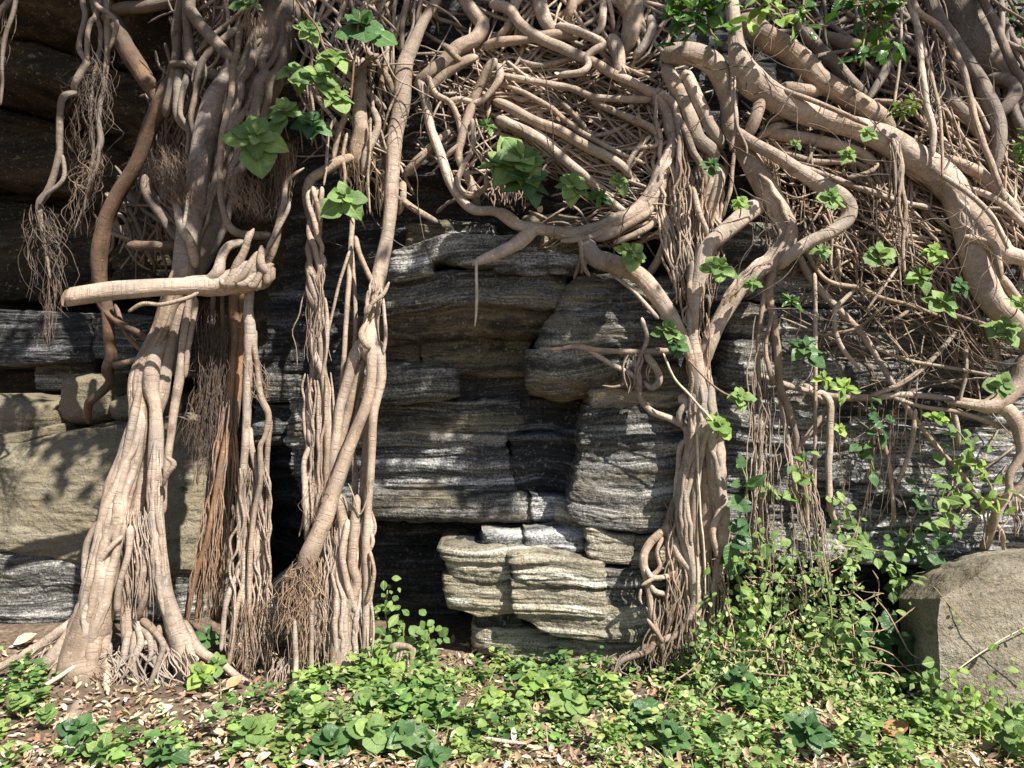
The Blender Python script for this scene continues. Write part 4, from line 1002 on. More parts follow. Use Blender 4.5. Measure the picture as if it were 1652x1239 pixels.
# ---- knotted root behind the trunk
R = Root('knotted_root', 'knotted twisted root just left of the leaning trunk near the top', 'root', 575, 268, 4.4)
R.r([(584, 90, 9), (582, 149, 11), (580, 190, 14), (584, 220, 17), (574, 244, 14), (576, 275, 9)], 4.34, lump=.2)
R.r([(600, 170, 6), (610, 200, 7), (602, 225, 8), (590, 250, 7), (584, 280, 5)], 4.3)
R.r([(565, 160, 5), (556, 190, 6), (546, 215, 5), (536, 260, 4)], 4.36)
R.r([(575, 95, 4), (560, 115, 6), (590, 145, 6), (622, 175, 5)], 4.38)
R.r([(592, 80, 6), (612, 105, 6), (628, 130, 6), (632, 150, 5)], 4.36)
R.r([(610, 85, 5), (590, 100, 5), (566, 125, 4)], 4.33)
R.r([(632, 80, 7), (618, 125, 6), (612, 160, 5), (618, 190, 4)], 4.42)
R.r([(560, 215, 3), (553, 250, 4), (556, 290, 3), (548, 330, 2)], 4.28)
R.r([(598, 190, 2.5), (597, 240, 2.5), (594, 290, 2.5), (597, 345, 1.5)], 4.27)
R.r([(540, 190, 3), (530, 220, 3), (526, 270, 3), (522, 300, 2)], 4.25)
R.mat_fill(70, [(500, 20), (640, 20), (640, 300), (600, 330), (520, 290), (490, 150)], [100, 60, 120, 85, 30], (60, 130), (2.2, 6), (.12, .35), seed=61, part_min=3.8)
R.mat_fill(40, [(480, -60), (700, -60), (690, 40), (620, 110), (480, 60)], [100, 75, 50, 120], (80, 150), (3, 8), (.08, .25), seed=62, part_min=3.8)
R.strands(26, [(550, 230), (605, 230)], [(550, 350), (615, 350)], 4.3, 4.3, (.6, 1.3), curl=5, seed=63, key=HT, ragged=.8, loose=.5)
R.done()

# ---- the great loop
R = Root('loop_root', 'big looping root framing the root mat above the rock ledge', 'root', 950, 375, 4.3)
R.r([(738, -50, 13), (749, 0, 13), (769, 27, 13), (779, 40, 14), (766, 64, 14), (739, 78, 14), (715, 102, 13), (692, 119, 12), (668, 134, 11)], (4.5, 4.38), lump=.08)
R.r([(676, 122, 10), (680, 140, 10), (688, 169, 9), (696, 210, 9), (712, 254, 9), (725, 292, 9), (742, 319, 9), (766, 338, 9), (800, 342, 9), (834, 363, 10), (868, 369, 11), (919, 377, 12), (953, 375, 14), (990, 360, 14), (1031, 339, 15), (1057, 305, 16), (1072, 264, 15), (1087, 232, 15), (1083, 208, 16), (1077, 180, 15), (1056, 158, 14), (1028, 145, 13), (1000, 125, 12)], (4.4, 4.38, 4.32, 4.3, 4.28, 4.26, 4.28, 4.32, 4.38), lump=.07)
R.r([(770, 88, 8), (752, 98, 9), (719, 119, 9), (698, 138, 8), (686, 158, 7)], 4.35)
R.r([(800, 92, 9), (790, 108, 9), (773, 142, 9), (759, 176, 9), (746, 220, 9), (740, 251, 8), (756, 288, 8), (766, 318, 8), (772, 336, 8)], 4.34)
R.r([(762, 190, 5), (763, 237, 5), (746, 271, 5), (740, 298, 5), (759, 315, 6), (783, 302, 5), (783, 278, 4)], 4.29)
R.r([(804, 100, 7), (806, 125, 8), (790, 150, 6), (770, 165, 6), (742, 160, 5), (716, 165, 5)], 4.33)
R.r([(712, 70, 5), (722, 78, 7), (735, 92, 6), (748, 100, 5)], 4.32)
R.r([(650, 283, 8), (671, 261, 8), (702, 231, 7), (730, 205, 7)], 4.4)
R.r([(640, 316, 7), (671, 339, 6), (706, 358, 5)], 4.38)
R.r([(648, 290, 8), (650, 320, 7), (642, 345, 6)], 4.4)
R.r([(800, 336, 9), (822, 350, 9), (845, 372, 9)], 4.28)
R.r([(690, 120, 6), (702, 150, 6), (726, 165, 5), (738, 190, 5), (742, 215, 4)], 4.33)
R.r([(720, 250, 5), (738, 235, 4), (744, 225, 4)], 4.33)
R.r([(866, 362, 12), (858, 372, 13), (834, 392, 13), (805, 408, 11), (776, 420, 9), (762, 428, 5)], (4.3, 4.24), name='snag', lump=.2)
R.r([(769, 422, 3), (768, 450, 2.6), (769, 480, 3), (768, 505, 2.6), (766, 528, .8)], 4.22, 'stick', name='dead_tip')
R.r([(1062, 320, 9), (1040, 345, 8), (1010, 365, 7), (985, 380, 6), (958, 386, 6)], 4.24)
R.r([(1075, 330, 7), (1052, 362, 6), (1025, 378, 6), (990, 392, 5)], 4.24)
R.r([(1020, 355, 7), (985, 372, 7), (940, 385, 6), (905, 388, 5)], 4.25)
R.wrap([(868, 369, 11), (919, 377, 12), (953, 375, 14), (990, 360, 14), (1031, 339, 15), (1057, 305, 16), (1072, 264, 15), (1087, 232, 15)], (4.28, 4.27), 12, 18, (.2, .4), span=(.3, .8))
R.mat_fill(26, [(860, 370), (1090, 320), (1090, 390), (1000, 400), (870, 395)], [165, 150, 10], (60, 130), (2.5, 5), (.16, .26), seed=66, part_min=3.6)
R.done()

R = Root('root_mat', 'dense criss-cross mat of thin pale roots inside the big loop root', 'root', 900, 220, 4.5)
A_ = [([(790, 0, 10), (820, 14, 10), (837, 37, 10), (868, 61, 10), (912, 81, 10), (953, 98, 10), (990, 119, 9), (1031, 139, 9), (1054, 150, 9)], .24),
      ([(780, 72, 9), (800, 69, 9), (841, 64, 9), (895, 56, 10), (935, 53, 9)], .22),
      ([(898, 36, 8), (936, 51, 8), (973, 71, 8), (958, 82, 7), (947, 92, 7), (949, 105, 7), (936, 117, 7), (902, 118, 6)], .26),
      ([(800, 118, 6), (814, 122, 6), (868, 132, 6.5), (919, 142, 6.5), (959, 156, 6), (1003, 159, 7), (1053, 156, 8)], .22),
      ([(796, 160, 9), (814, 169, 10), (858, 193, 10), (902, 210, 10), (936, 231, 10), (976, 251, 9), (1003, 268, 8), (1020, 284, 7)], .2),
      ([(800, 190, 9), (817, 197, 10), (868, 224, 10), (902, 251, 10), (936, 278, 9), (966, 300, 8)], .2),
      ([(871, 150, 8), (872, 175, 8), (871, 203, 8), (868, 240, 7)], .14), ([(850, 182, 6), (866, 172, 6), (872, 160, 6)], .15),
      ([(955, 160, 6), (963, 166, 7), (1003, 186, 7), (1044, 203, 7), (1070, 220, 8)], .2),
      ([(1017, 197, 4), (983, 214, 4), (949, 220, 4), (930, 225, 3)], .18), ([(1051, 217, 4), (1024, 244, 5), (1010, 275, 4)], .2),
      ([(1058, 215, 4), (1060, 232, 4), (1050, 237, 4), (1010, 240, 3)], .2), ([(820, 150, 5), (846, 160, 5), (880, 140, 4)], .18),
      ([(870, -40, 15), (871, 0, 14), (884, 40, 13), (912, 56, 10)], .2), ([(1006, -50, 22), (1010, 0, 21), (1020, 27, 19), (1014, 61, 15), (1002, 90, 11)], .16),
      ([(988, 50, 12), (997, 90, 12), (1000, 118, 11), (1015, 135, 9)], .22), ([(975, -10, 7), (973, 20, 7), (970, 45, 6), (950, 60, 6)], .2),
      ([(1051, 20, 9), (1052, 45, 9), (1042, 70, 8), (1024, 90, 8)], .2), ([(830, 90, 5), (870, 105, 5), (930, 92, 5), (960, 86, 4)], .18),
      ([(800, 130, 5), (835, 145, 5), (890, 175, 5), (940, 215, 5), (985, 240, 4), (1040, 262, 4)], .2),
      ([(905, 160, 5), (935, 195, 4), (950, 212, 4)], .2), ([(960, 300, 8), (985, 325, 9), (1010, 345, 9), (1030, 348, 8)], .18),
      ([(840, -30, 9), (832, 10, 9), (822, 40, 8), (800, 60, 7)], .2), ([(930, -40, 10), (925, 0, 10), (915, 30, 9)], .2)]
for pl, d in A_: R.r(pl, d)
R.mat_fill(260, [(800, 110), (930, 120), (1060, 160), (1075, 230), (1050, 300), (1000, 335), (900, 270), (800, 220)], [22, 30, 38, -18, 12, 55, 160], (60, 190), (1.8, 4.4), (.05, .18), seed=71, part_min=3.2, bend=.11)
R.mat_fill(60, [(800, 70), (1060, 100), (1060, 160), (800, 130)], [5, 15, -20, 25], (60, 150), (2.2, 5), (.06, .16), seed=72, part_min=3.6)
R.mat_fill(60, [(770, -50), (1080, -50), (1080, 90), (950, 60), (800, 60)], [20, 40, 90, -30, 110], (70, 150), (3, 8), (.06, .2), seed=73, part_min=4)
R.mat_fill(40, [(650, 60), (790, 80), (800, 320), (690, 260)], [60, 100, 30, -30, 130], (50, 130), (2, 5), (.05, .2), seed=74, part_min=3.6)
R.strands(40, [(800, 270), (850, 290)], [(790, 330), (850, 340)], 4.42, 4.38, (1.5, 3), curl=4, seed=75, ragged=.4)
R.strands(40, [(800, 110), (960, 130)], [(800, 170), (980, 200)], 4.44, 4.42, (.6, 1.2), curl=7, seed=76, key=HT, ragged=.6)
R.done()

# ---- strand column right of the loop
R = Root('root_column', 'column of many parallel roots between the loop root and the arched root', 'root', 1130, 420, 4.25)
A_ = [([(1075, 100, 13), (1085, 132, 14), (1102, 163, 14), (1115, 193, 14), (1126, 224, 13), (1149, 244, 12), (1155, 262, 10)], .22),
      ([(1105, 110, 12), (1112, 132, 12), (1125, 159, 13), (1139, 190, 13), (1153, 217, 12), (1170, 235, 10)], .24),
      ([(1096, 185, 6), (1106, 215, 7), (1118, 245, 7), (1132, 268, 6), (1140, 300, 5)], .24), ([(1060, 140, 8), (1085, 165, 7), (1095, 200, 7), (1096, 260, 6), (1092, 320, 6)], .22),
      ([(1150, 250, 10), (1146, 290, 11), (1132, 340, 10), (1120, 390, 9), (1112, 430, 7)], .2), ([(1165, 262, 12), (1158, 300, 11), (1146, 340, 10), (1136, 390, 9)], .22),
      ([(1186, 240, 3.5), (1180, 290, 4), (1172, 330, 3.5), (1166, 352, 3)], .32), ([(1184, 90, 4), (1182, 150, 4), (1188, 200, 4), (1180, 240, 4)], .34),
      ([(1187, 120, 2), (1186, 170, 2.5), (1190, 205, 3), (1205, 240, 2), (1200, 265, 1.5)], .36), ([(1100, 370, 8), (1080, 378, 8), (1062, 418, 8), (1046, 446, 8)], .24),
      ([(1078, 250, 7), (1090, 290, 6), (1086, 340, 6), (1070, 370, 5)], .2), ([(1120, 300, 5), (1126, 340, 6), (1140, 372, 6), (1150, 405, 5)], .26)]
for pl, d in A_: R.r(pl, d)
R.strands(80, [(1062, 130), (1165, 200)], [(1096, 500), (1156, 470)], 4.33, 4.2, (2.2, 6.5), curl=4.5, seed=81, part_min=3.6, dj=.05, ragged=.3, loose=.5)
R.strands(26, [(1080, 180), (1150, 220)], [(1098, 520), (1150, 500)], 4.24, 4.16, (1.4, 4), curl=4, seed=82, dj=.04, ragged=.3, loose=.5)
R.strands(16, [(1060, 330), (1100, 340)], [(1090, 440), (1130, 480)], 4.24, 4.18, (2, 4.4), curl=5, seed=83, part_min=3.4, ragged=.3, loose=.3)
R.done()

# ---- right trunk
R = Root('fig_root_trunk', 'tall right-hand root trunk standing against the rock pillar, fed by an arching root', 'root', 1130, 1000, 4.1)
R.r([(1070, 85, 18), (1092, 86, 19), (1122, 88, 19), (1150, 103, 19), (1168, 134, 18), (1176, 169, 15), (1174, 198, 14), (1183, 217, 15), (1200, 244, 17), (1218, 275, 19), (1236, 305, 21), (1258, 344, 20), (1270, 378, 18), (1256, 405, 17), (1240, 425, 17), (1217, 440, 17), (1190, 470, 17), (1160, 519, 16), (1141, 559, 16), (1134, 595, 16)], (4.3, 4.26, 4.22, 4.2, 4.18, 4.15), lump=.06)
R.r([(1240, 322, 17), (1207, 342, 17), (1168, 376, 16), (1142, 398, 15), (1132, 425, 15), (1122, 468, 14), (1116, 536, 14), (1124, 586, 16), (1132, 637, 21), (1128, 688, 20), (1117, 739, 18), (1109, 790, 18), (1106, 835, 18), (1112, 881, 16), (1119, 925, 12), (1124, 985, 9), (1126, 1060, 7)], (4.22, 4.16, 4.14, 4.14, 4.12), lump=.07)
R.r([(1136, 590, 14), (1140, 637, 15), (1146, 688, 16), (1154, 739, 17), (1160, 800, 15), (1168, 853, 13), (1159, 906, 9), (1152, 960, 7), (1145, 1010, 6), (1142, 1070, 5)], 4.14)
R.r([(1132, 670, 12), (1138, 740, 13), (1140, 800, 15), (1140, 850, 15), (1138, 900, 11), (1134, 960, 8), (1134, 1050, 6)], 4.18)
R.r([(1128, 690, 6), (1124, 760, 6), (1120, 830, 6), (1126, 900, 6)], 4.09)
R.r([(1166, 820, 8), (1150, 860, 6), (1158, 900, 5)], 4.08)
R.r([(1118, 420, 5), (1112, 470, 5), (1120, 520, 5), (1112, 570, 5)], 4.12)
R.r([(1124, 700, 2), (1128, 800, 2), (1136, 900, 1.8), (1138, 960, 1.2)], 4.06, 'stick')
R.wrap([(1124, 586, 16), (1132, 637, 21), (1128, 688, 20), (1117, 739, 18), (1109, 790, 18), (1106, 835, 18), (1112, 881, 16), (1119, 925, 12)], (4.14, 4.12), 12, 14, (.12, .3), span=(.3, .9))
R.wrap([(1140, 637, 15), (1146, 688, 16), (1154, 739, 17), (1160, 800, 15), (1168, 853, 13), (1159, 906, 9)], 4.14, 8, 15, (.15, .34))
R.wrap([(1200, 244, 17), (1218, 275, 19), (1236, 305, 21), (1258, 344, 20), (1270, 378, 18), (1256, 405, 17), (1240, 425, 17), (1217, 440, 17), (1190, 470, 17), (1160, 519, 16)], (4.21, 4.16), 10, 16, (.1, .24), span=(.15, .5))
R.strands(10, [(1108, 430), (1140, 440)], [(1106, 640), (1150, 640)], 4.13, 4.11, (1.4, 3.2), curl=4, seed=85, ragged=.6, loose=.4)
R.strands(40, [(1100, 890), (1170, 880)], [(1090, 1070), (1175, 1060)], 4.16, 4.1, (1.4, 4), curl=4, seed=86, part_min=3.6, ragged=.3)
R.strands(40, [(1085, 800), (1100, 800)], [(1080, 1000), (1110, 1040)], 4.16, 4.14, (1.2, 3), curl=5, seed=87, ragged=.4)
R.done()

# ---- root lying over the rock
R = Root('rock_root', 'smooth stout root curving down over the upper right rock block', 'root', 1119, 590, 4.16)
R.r([(948, 376, 15), (947, 395, 16), (960, 415, 17), (990, 425, 17), (1031, 444, 16), (1058, 475, 16), (1081, 508, 15), (1104, 549, 11), (1118, 590, 10), (1122, 640, 10)], (4.3, 4.24, 4.17, 4.14, 4.13), lump=.05)
R.r([(986, 441, 4), (1017, 464, 4), (1037, 485, 4), (1063, 514, 4)], (4.22, 4.12))
R.r([(948, 372, 5), (940, 400, 5), (934, 425, 4), (926, 450, 3)], 4.27)
R.r([(955, 385, 5), (946, 420, 4), (938, 440, 3)], 4.25)
R.r([(930, 378, 5), (938, 395, 5), (942, 430, 4), (952, 445, 4)], 4.24)
R.done()
R = Root('rock_root', 'thin branching root squiggle crossing the front of the rounded rock belly', 'root', 1090, 760, 4.18)
R.r([(1090, 566, 6), (1070, 566, 6), (1030, 568, 5.5), (985, 566, 5), (953, 563, 5), (929, 559, 4.5), (898, 563, 3), (870, 562, 2)], (4.15, 4.19))
R.r([(1040, 570, 6), (1048, 580, 7), (1062, 603, 7), (1062, 618, 7), (1050, 626, 5), (1040, 616, 4)], 4.14)
R.r([(1032, 600, 5), (1032, 620, 5), (1034, 644, 5.5), (1051, 664, 6), (1081, 675, 6), (1104, 688, 6.5), (1108, 708, 6.5), (1097, 722, 6), (1093, 766, 5), (1090, 815, 5)], (4.16, 4.2, 4.16))
R.r([(949, 563, 4), (983, 586, 4.5), (1017, 603, 4.5), (1032, 618, 4)], 4.17)
R.r([(1036, 512, 4), (1043, 546, 4), (1034, 572, 4), (1025, 600, 3)], 4.15)
R.r([(1005, 600, 3), (1006, 618, 3), (990, 624, 2.5), (972, 622, 2)], 4.17)
R.r([(1100, 640, 14), (1108, 650, 9), (1096, 668, 6), (1102, 690, 6)], 4.16)
R.strands(14, [(1018, 565), (1040, 560)], [(1018, 640), (1036, 640)], 4.15, 4.15, (1, 2.6), curl=5, seed=88, ragged=.4)
R.done()
R = Root('foot_root', 'cage of forked roots round the bottom right corner of the rock blocks', 'root', 1066, 1060, 4.2)
A_ = [([(1092, 800, 6), (1084, 825, 8), (1073, 853, 9), (1048, 876, 8), (1037, 903, 8), (1045, 942, 7), (1049, 970, 6), (1055, 1006, 6), (1068, 1045, 5), (1072, 1075, 4)], (4.2, 4.12)),
      ([(1078, 845, 9), (1094, 892, 9), (1115, 922, 8), (1122, 960, 8), (1112, 995, 8), (1094, 1022, 7), (1048, 1040, 6), (1013, 1062, 5), (960, 1076, 4), (900, 1080, 3)], (4.14, 4.12, 4.14, 4.26)),
      ([(1070, 868, 4), (1060, 890, 4), (1064, 915, 4), (1050, 930, 5), (1044, 932, 4)], 4.14), ([(1042, 915, 5), (1052, 932, 5), (1075, 930, 5), (1090, 922, 4)], 4.13),
      ([(1046, 938, 4), (1058, 955, 5), (1085, 962, 5)], 4.14), ([(1034, 945, 3), (1046, 938, 4), (1060, 930, 4)], 4.11),
      ([(1084, 880, 4), (1090, 920, 3.5), (1088, 970, 3), (1080, 1010, 3)], 4.15), ([(1076, 870, 4), (1080, 900, 4), (1076, 930, 4)], 4.16),
      ([(1100, 900, 4), (1104, 940, 4), (1096, 980, 4), (1075, 1010, 4), (1060, 1030, 4)], 4.16), ([(1060, 1020, 6), (1046, 1050, 6), (1005, 1065, 5), (985, 1095, 4)], 4.12),
      ([(990, 1060, 4), (990, 1085, 4), (996, 1105, 4)], 4.2), ([(1034, 950, 3), (1032, 965, 3), (1036, 975, 2)], 4.12), ([(1045, 1000, 4), (1058, 1018, 4), (1070, 1038, 4)], 4.1)]
for pl, d in A_: R.r(pl, d)
R.strands(36, [(1060, 960), (1118, 960)], [(1040, 1085), (1100, 1090)], 4.16, 4.12, (1.2, 3), curl=5, seed=89, ragged=.4)
R.strands(30, [(980, 1055), (1080, 1040)], [(960, 1095), (1100, 1100)], 4.16, 4.1, (1.2, 3), curl=5, seed=90, ragged=.4)
R.done()

# ---- upper right diagonals
R = Root('diagonal_root', 'thickest diagonal root sweeping from the arched root to the right photo edge', 'root', 1600, 490, 4.2)
R.r([(1180, -50, 12), (1183, 20, 13), (1186, 68, 14), (1193, 102, 20), (1210, 130, 25), (1240, 152, 23), (1290, 178, 20), (1340, 195, 18), (1390, 210, 20), (1430, 226, 25), (1478, 258, 27), (1515, 285, 28), (1545, 320, 27), (1562, 365, 26), (1572, 410, 25), (1585, 455, 25), (1606, 492, 22), (1640, 525, 20), (1700, 590, 18)], (.30, .34, .3, .28, .26, .24, .24), lump=.08)
R.wrap([(1430, 226, 25), (1478, 258, 27), (1515, 285, 28), (1545, 320, 27), (1562, 365, 26), (1572, 410, 25), (1585, 455, 25)], (.27, .25), 12, 17, (.08, .2), span=(.2, .6))
R.r([(1535, 310, 16), (1570, 350, 20), (1596, 388, 22), (1620, 412, 18), (1640, 415, 14), (1690, 430, 12)], .3, lump=.15)
R.r([(1228, 150, 14), (1226, 165, 13), (1219, 190, 12), (1208, 220, 11)], .3)
R.r([(1560, 380, 8), (1600, 392, 7), (1610, 420, 6), (1618, 450, 5)], .36)
R.r([(1595, 420, 9), (1620, 455, 10), (1640, 480, 9), (1680, 510, 8)], .26)
R.r([(1440, 218, 4), (1451, 258, 4.5), (1455, 305, 4.5), (1461, 339, 4), (1456, 400, 3.5), (1462, 450, 3)], .38)
R.r([(1448, 225, 3), (1456, 270, 3), (1450, 330, 3), (1466, 390, 2.5)], .39)
R.strands(12, [(1438, 225), (1452, 225)], [(1440, 430), (1475, 430)], 4.12, 4.14, (1.5, 3.2), curl=3, seed=91, ragged=.4)
R.done()
R = Root('diagonal_root', 'dappled thick root just above the thickest diagonal one, joining it', 'root', 1444, 205, 4.3)
R.r([(1200, 20, 20), (1234, 58, 22), (1264, 75, 22), (1298, 102, 22), (1322, 129, 20), (1356, 149, 19), (1390, 169, 18), (1420, 190, 17), (1450, 215, 15)], .3, lump=.08)
R.r([(1264, 142, 5), (1322, 166, 4.5), (1366, 186, 4.5), (1403, 200, 4)], .4)
R.r([(1262, 135, 12), (1292, 145, 12), (1330, 142, 13)], .3)
R.done()
R = Root('diagonal_root', 'slimmer shaded root behind the dappled diagonal root', 'root', 1400, 150, 4.4, mat='bark_grey')
R.r([(1280, 10, 12), (1301, 54, 12), (1325, 81, 12), (1349, 108, 12), (1373, 132, 11), (1404, 152, 10)], .22)
R.r([(1330, 50, 12), (1373, 71, 12), (1412, 80, 12), (1440, 60, 9)], .2)
R.r([(1462, 50, 7), (1430, 112, 8), (1403, 159, 7)], .26)
R.r([(1280, 100, 4), (1330, 88, 4), (1380, 78, 3)], .34)
R.done()
R = Root('hooked_root', 'smooth hooked root bending sharply back left with a leaf clump on its bend', 'root', 1278, 410, 4.2)
R.r([(1184, 205, 12), (1200, 222, 12), (1222, 236, 12), (1254, 253, 12), (1288, 275, 13), (1322, 297, 14), (1352, 313, 15), (1369, 333, 15), (1365, 355, 14), (1339, 376, 12), (1308, 389, 12), (1275, 412, 12), (1258, 432, 11)], (.3, .34, .36, .34, .3), lump=.05)
R.done()
R = Root('forked_root', 'tall forked grey root at the top right against the far foliage', 'root', 1610, 271, 4.35, mat='bark_grey')
R.r([(1500, -40, 13), (1515, 31, 12), (1545, 75, 12), (1573, 119, 13), (1596, 163, 14), (1610, 197, 13), (1612, 237, 12), (1610, 275, 11)], .3)
R.r([(1600, 120, 13), (1625, 130, 13), (1638, 148, 13), (1624, 170, 12), (1608, 190, 12)], .3)
R.r([(1634, 140, 11), (1636, 180, 10), (1650, 210, 9), (1690, 240, 9)], .26)
R.r([(1535, -50, 30), (1545, 0, 30), (1562, 41, 29), (1586, 85, 27), (1620, 119, 22), (1670, 150, 20)], .16, lump=.1)
R.r([(1515, 132, 12), (1542, 169, 12), (1573, 203, 11), (1600, 240, 9)], .24)
R.r([(1579, -30, 8), (1585, 0, 8), (1606, 41, 8), (1627, 92, 8), (1660, 140, 7)], .36)
R.r([(1610, 180, 9), (1640, 200, 9), (1680, 225, 8)], .22)
R.done()
R = Root('hanging_root', 'long thin roots dangling across the upper right roots from the canopy', 'root', 1500, 0, 4.25)
R.r([(1470, -60, 6), (1478, 14, 6), (1518, 47, 6), (1552, 108, 6), (1566, 163, 6), (1586, 231, 5.5), (1603, 271, 5.5), (1625, 322, 5)], .46)
R.r([(1466, -60, 7), (1471, 0, 7), (1481, 51, 6.5), (1488, 119, 6.5), (1495, 169, 6), (1505, 210, 6), (1508, 250, 5.5)], .44)
R.r([(1486, 40, 3.5), (1501, 119, 3.5), (1515, 176, 3), (1520, 237, 3), (1522, 285, 2.5)], .44)
R.r([(1456, -40, 3), (1454, 34, 2.6), (1451, 102, 2.6), (1444, 166, 2.4)], .5)
R.strands(12, [(1478, 10), (1522, 10)], [(1490, 260), (1528, 250)], 4.3, 4.2, (1.0, 2.4), curl=4, seed=93, ragged=.7, loose=.5)
R.done()
R = Root('root_mat', 'sloping mat of many thin roots covering the upper right rock face', 'root', 1450, 250, 4.45)
A_ = [([(1240, 212, 10), (1254, 217, 11), (1305, 224, 12), (1356, 237, 12), (1395, 252, 11), (1420, 268, 9)], .2), ([(1288, 264, 5), (1356, 292, 5.5), (1410, 312, 5), (1451, 325, 5), (1505, 334, 4)], .24),
      ([(1420, 262, 4), (1402, 278, 4), (1370, 285, 4)], .3), ([(1525, 251, 11), (1559, 268, 11), (1593, 288, 10), (1630, 320, 9)], .28),
      ([(1240, 195, 7), (1262, 186, 8), (1290, 190, 7)], .22), ([(1225, 220, 8), (1250, 205, 8), (1275, 200, 7)], .22), ([(1260, 240, 6), (1310, 260, 6), (1370, 262, 6), (1420, 280, 5)], .2),
      ([(1410, 160, 4), (1450, 166, 4), (1490, 172, 4)], .3), ([(1455, 165, 4), (1480, 185, 4), (1510, 220, 4)], .3), ([(1520, 280, 5), (1560, 310, 5), (1600, 350, 5), (1630, 400, 4)], .42),
      ([(1520, 120, 4), (1560, 150, 4), (1600, 210, 4)], .3), ([(1560, 300, 6), (1600, 318, 6), (1640, 350, 6), (1680, 380, 6)], .3), ([(1600, 290, 9), (1630, 330, 10), (1660, 360, 10)], .24)]
for pl, d in A_: R.r(pl, d)
R.mat_fill(190, [(1230, 215), (1330, 225), (1440, 260), (1520, 330), (1560, 420), (1560, 480), (1440, 400), (1360, 330), (1250, 270)], [28, 35, 42, 22, 62, 100], (70, 200), (1.8, 4.6), (.06, .22), seed=95, part_min=3.2, bend=.11)
R.mat_fill(110, [(1230, -50), (1500, -50), (1540, 60), (1520, 200), (1420, 150), (1300, 60)], [30, 50, 75, 100, -20], (70, 160), (2.5, 8), (.04, .2), seed=96, part_min=3.8, key=('fine_roots', 'bark_grey'))
R.mat_fill(110, [(1450, 150), (1560, 150), (1680, 250), (1700, 420), (1620, 420), (1560, 300)], [40, 50, 60, 30, 80], (70, 180), (2, 5.5), (.06, .26), seed=97, part_min=3.4, bend=.13)
R.mat_fill(40, [(1540, -50), (1720, 60), (1720, 260), (1620, 250)], [50, 65, 80], (80, 180), (4, 11), (.03, .15), seed=98, part_min=4, key=('fine_roots', 'bark_grey'))
R.mat_fill(50, [(1260, 330), (1360, 350), (1400, 440), (1290, 420)], [35, 100, 70, 130], (40, 110), (2, 4.4), (.08, .2), seed=99, part_min=3.5)
R.strands(40, [(1230, 225), (1250, 235)], [(1240, 420), (1270, 420)], 4.22, 4.2, (1, 2.4), curl=5, seed=100, ragged=.7)
R.done()

# ---- root net over the right wall
R = Root('root_net', 'open net of slender roots over the striped right rock wall', 'root', 1450, 640, 4.32)
A_ = [([(1280, 400, 7), (1288, 414, 7), (1312, 454, 7), (1349, 495, 6.5), (1396, 546, 6), (1423, 590, 5.5), (1447, 632, 5), (1480, 680, 4)], .16),
      ([(1300, 400, 4), (1332, 451, 4), (1383, 464, 4.5), (1423, 481, 4.5), (1474, 495, 4), (1520, 510, 3)], .2), ([(1388, 460, 4), (1360, 485, 4), (1345, 502, 4.5), (1349, 542, 4.5), (1366, 572, 4), (1392, 598, 3.5)], .2),
      ([(1316, 440, 4), (1315, 468, 4), (1315, 536, 4), (1315, 640, 3.6), (1315, 720, 3.4), (1316, 800, 3)], .24), ([(1476, 492, 4), (1455, 510, 3.5), (1432, 520, 3)], .2),
      ([(1225, 606, 6), (1264, 620, 6), (1315, 634, 6), (1373, 642, 6.5), (1457, 637, 6), (1500, 640, 5.5), (1559, 647, 5.5), (1612, 652, 6)], .16),
      ([(1552, 528, 4), (1501, 583, 4.5), (1451, 620, 4.5), (1405, 640, 4)], .2), ([(1410, 559, 3.4), (1474, 583, 3.4), (1559, 597, 3.2), (1600, 605, 3)], .22),
      ([(1325, 630, 6), (1338, 648, 7), (1339, 688, 6.5), (1337, 756, 6), (1340, 815, 6), (1356, 862, 5)], .18), ([(1340, 658, 5), (1288, 719, 5), (1240, 748, 4)], .18),
      ([(1452, 635, 5), (1474, 671, 4.5), (1512, 722, 4.5), (1552, 766, 4), (1580, 800, 3)], .17), ([(1440, 640, 4), (1485, 655, 4), (1560, 668, 4), (1620, 690, 5)], .18),
      ([(1300, 620, 6), (1330, 645, 7), (1350, 640, 6)], .16), ([(1420, 690, 4), (1432, 740, 4), (1440, 800, 3.5), (1445, 850, 3)], .16), ([(1560, 540, 4), (1558, 600, 3.6), (1550, 650, 3)], .2),
      ([(1570, 480, 4), (1590, 530, 4), (1610, 580, 3)], .2), ([(1480, 660, 4), (1470, 720, 4), (1450, 780, 3.4)], .2), ([(1520, 500, 3), (1580, 520, 3.4), (1640, 540, 3)], .3),
      ([(1330, 540, 3), (1380, 530, 3), (1420, 500, 2.6)], .2), ([(1450, 430, 3), (1420, 470, 3), (1400, 500, 2.4)], .22), ([(1540, 650, 5), (1545, 690, 5), (1550, 720, 4)], .18)]
for pl, d in A_: R.r(pl, d)
R.mat_fill(48, [(1300, 420), (1600, 440), (1640, 620), (1480, 640), (1320, 600)], [35, 50, -40, 15, 75, 5], (60, 190), (.8, 2.2), (.06, .18), seed=101, part_min=3.5, bend=.15)
R.mat_fill(40, [(1500, 450), (1610, 500), (1620, 640), (1560, 620)], [50, 60, 40], (60, 150), (1.0, 2.8), (.08, .22), seed=102, part_min=3.4, bend=.15)
R.mat_fill(16, [(1380, 650), (1640, 660), (1600, 860), (1380, 860)], [50, 80, 100, 130], (60, 150), (1.3, 3), (.06, .16), seed=103, part_min=3.5, bend=.18)
R.done()
R = Root('hanging_root', 'long drape of thin roots falling into the vines right of the tall trunk', 'root', 1290, 900, 4.2)
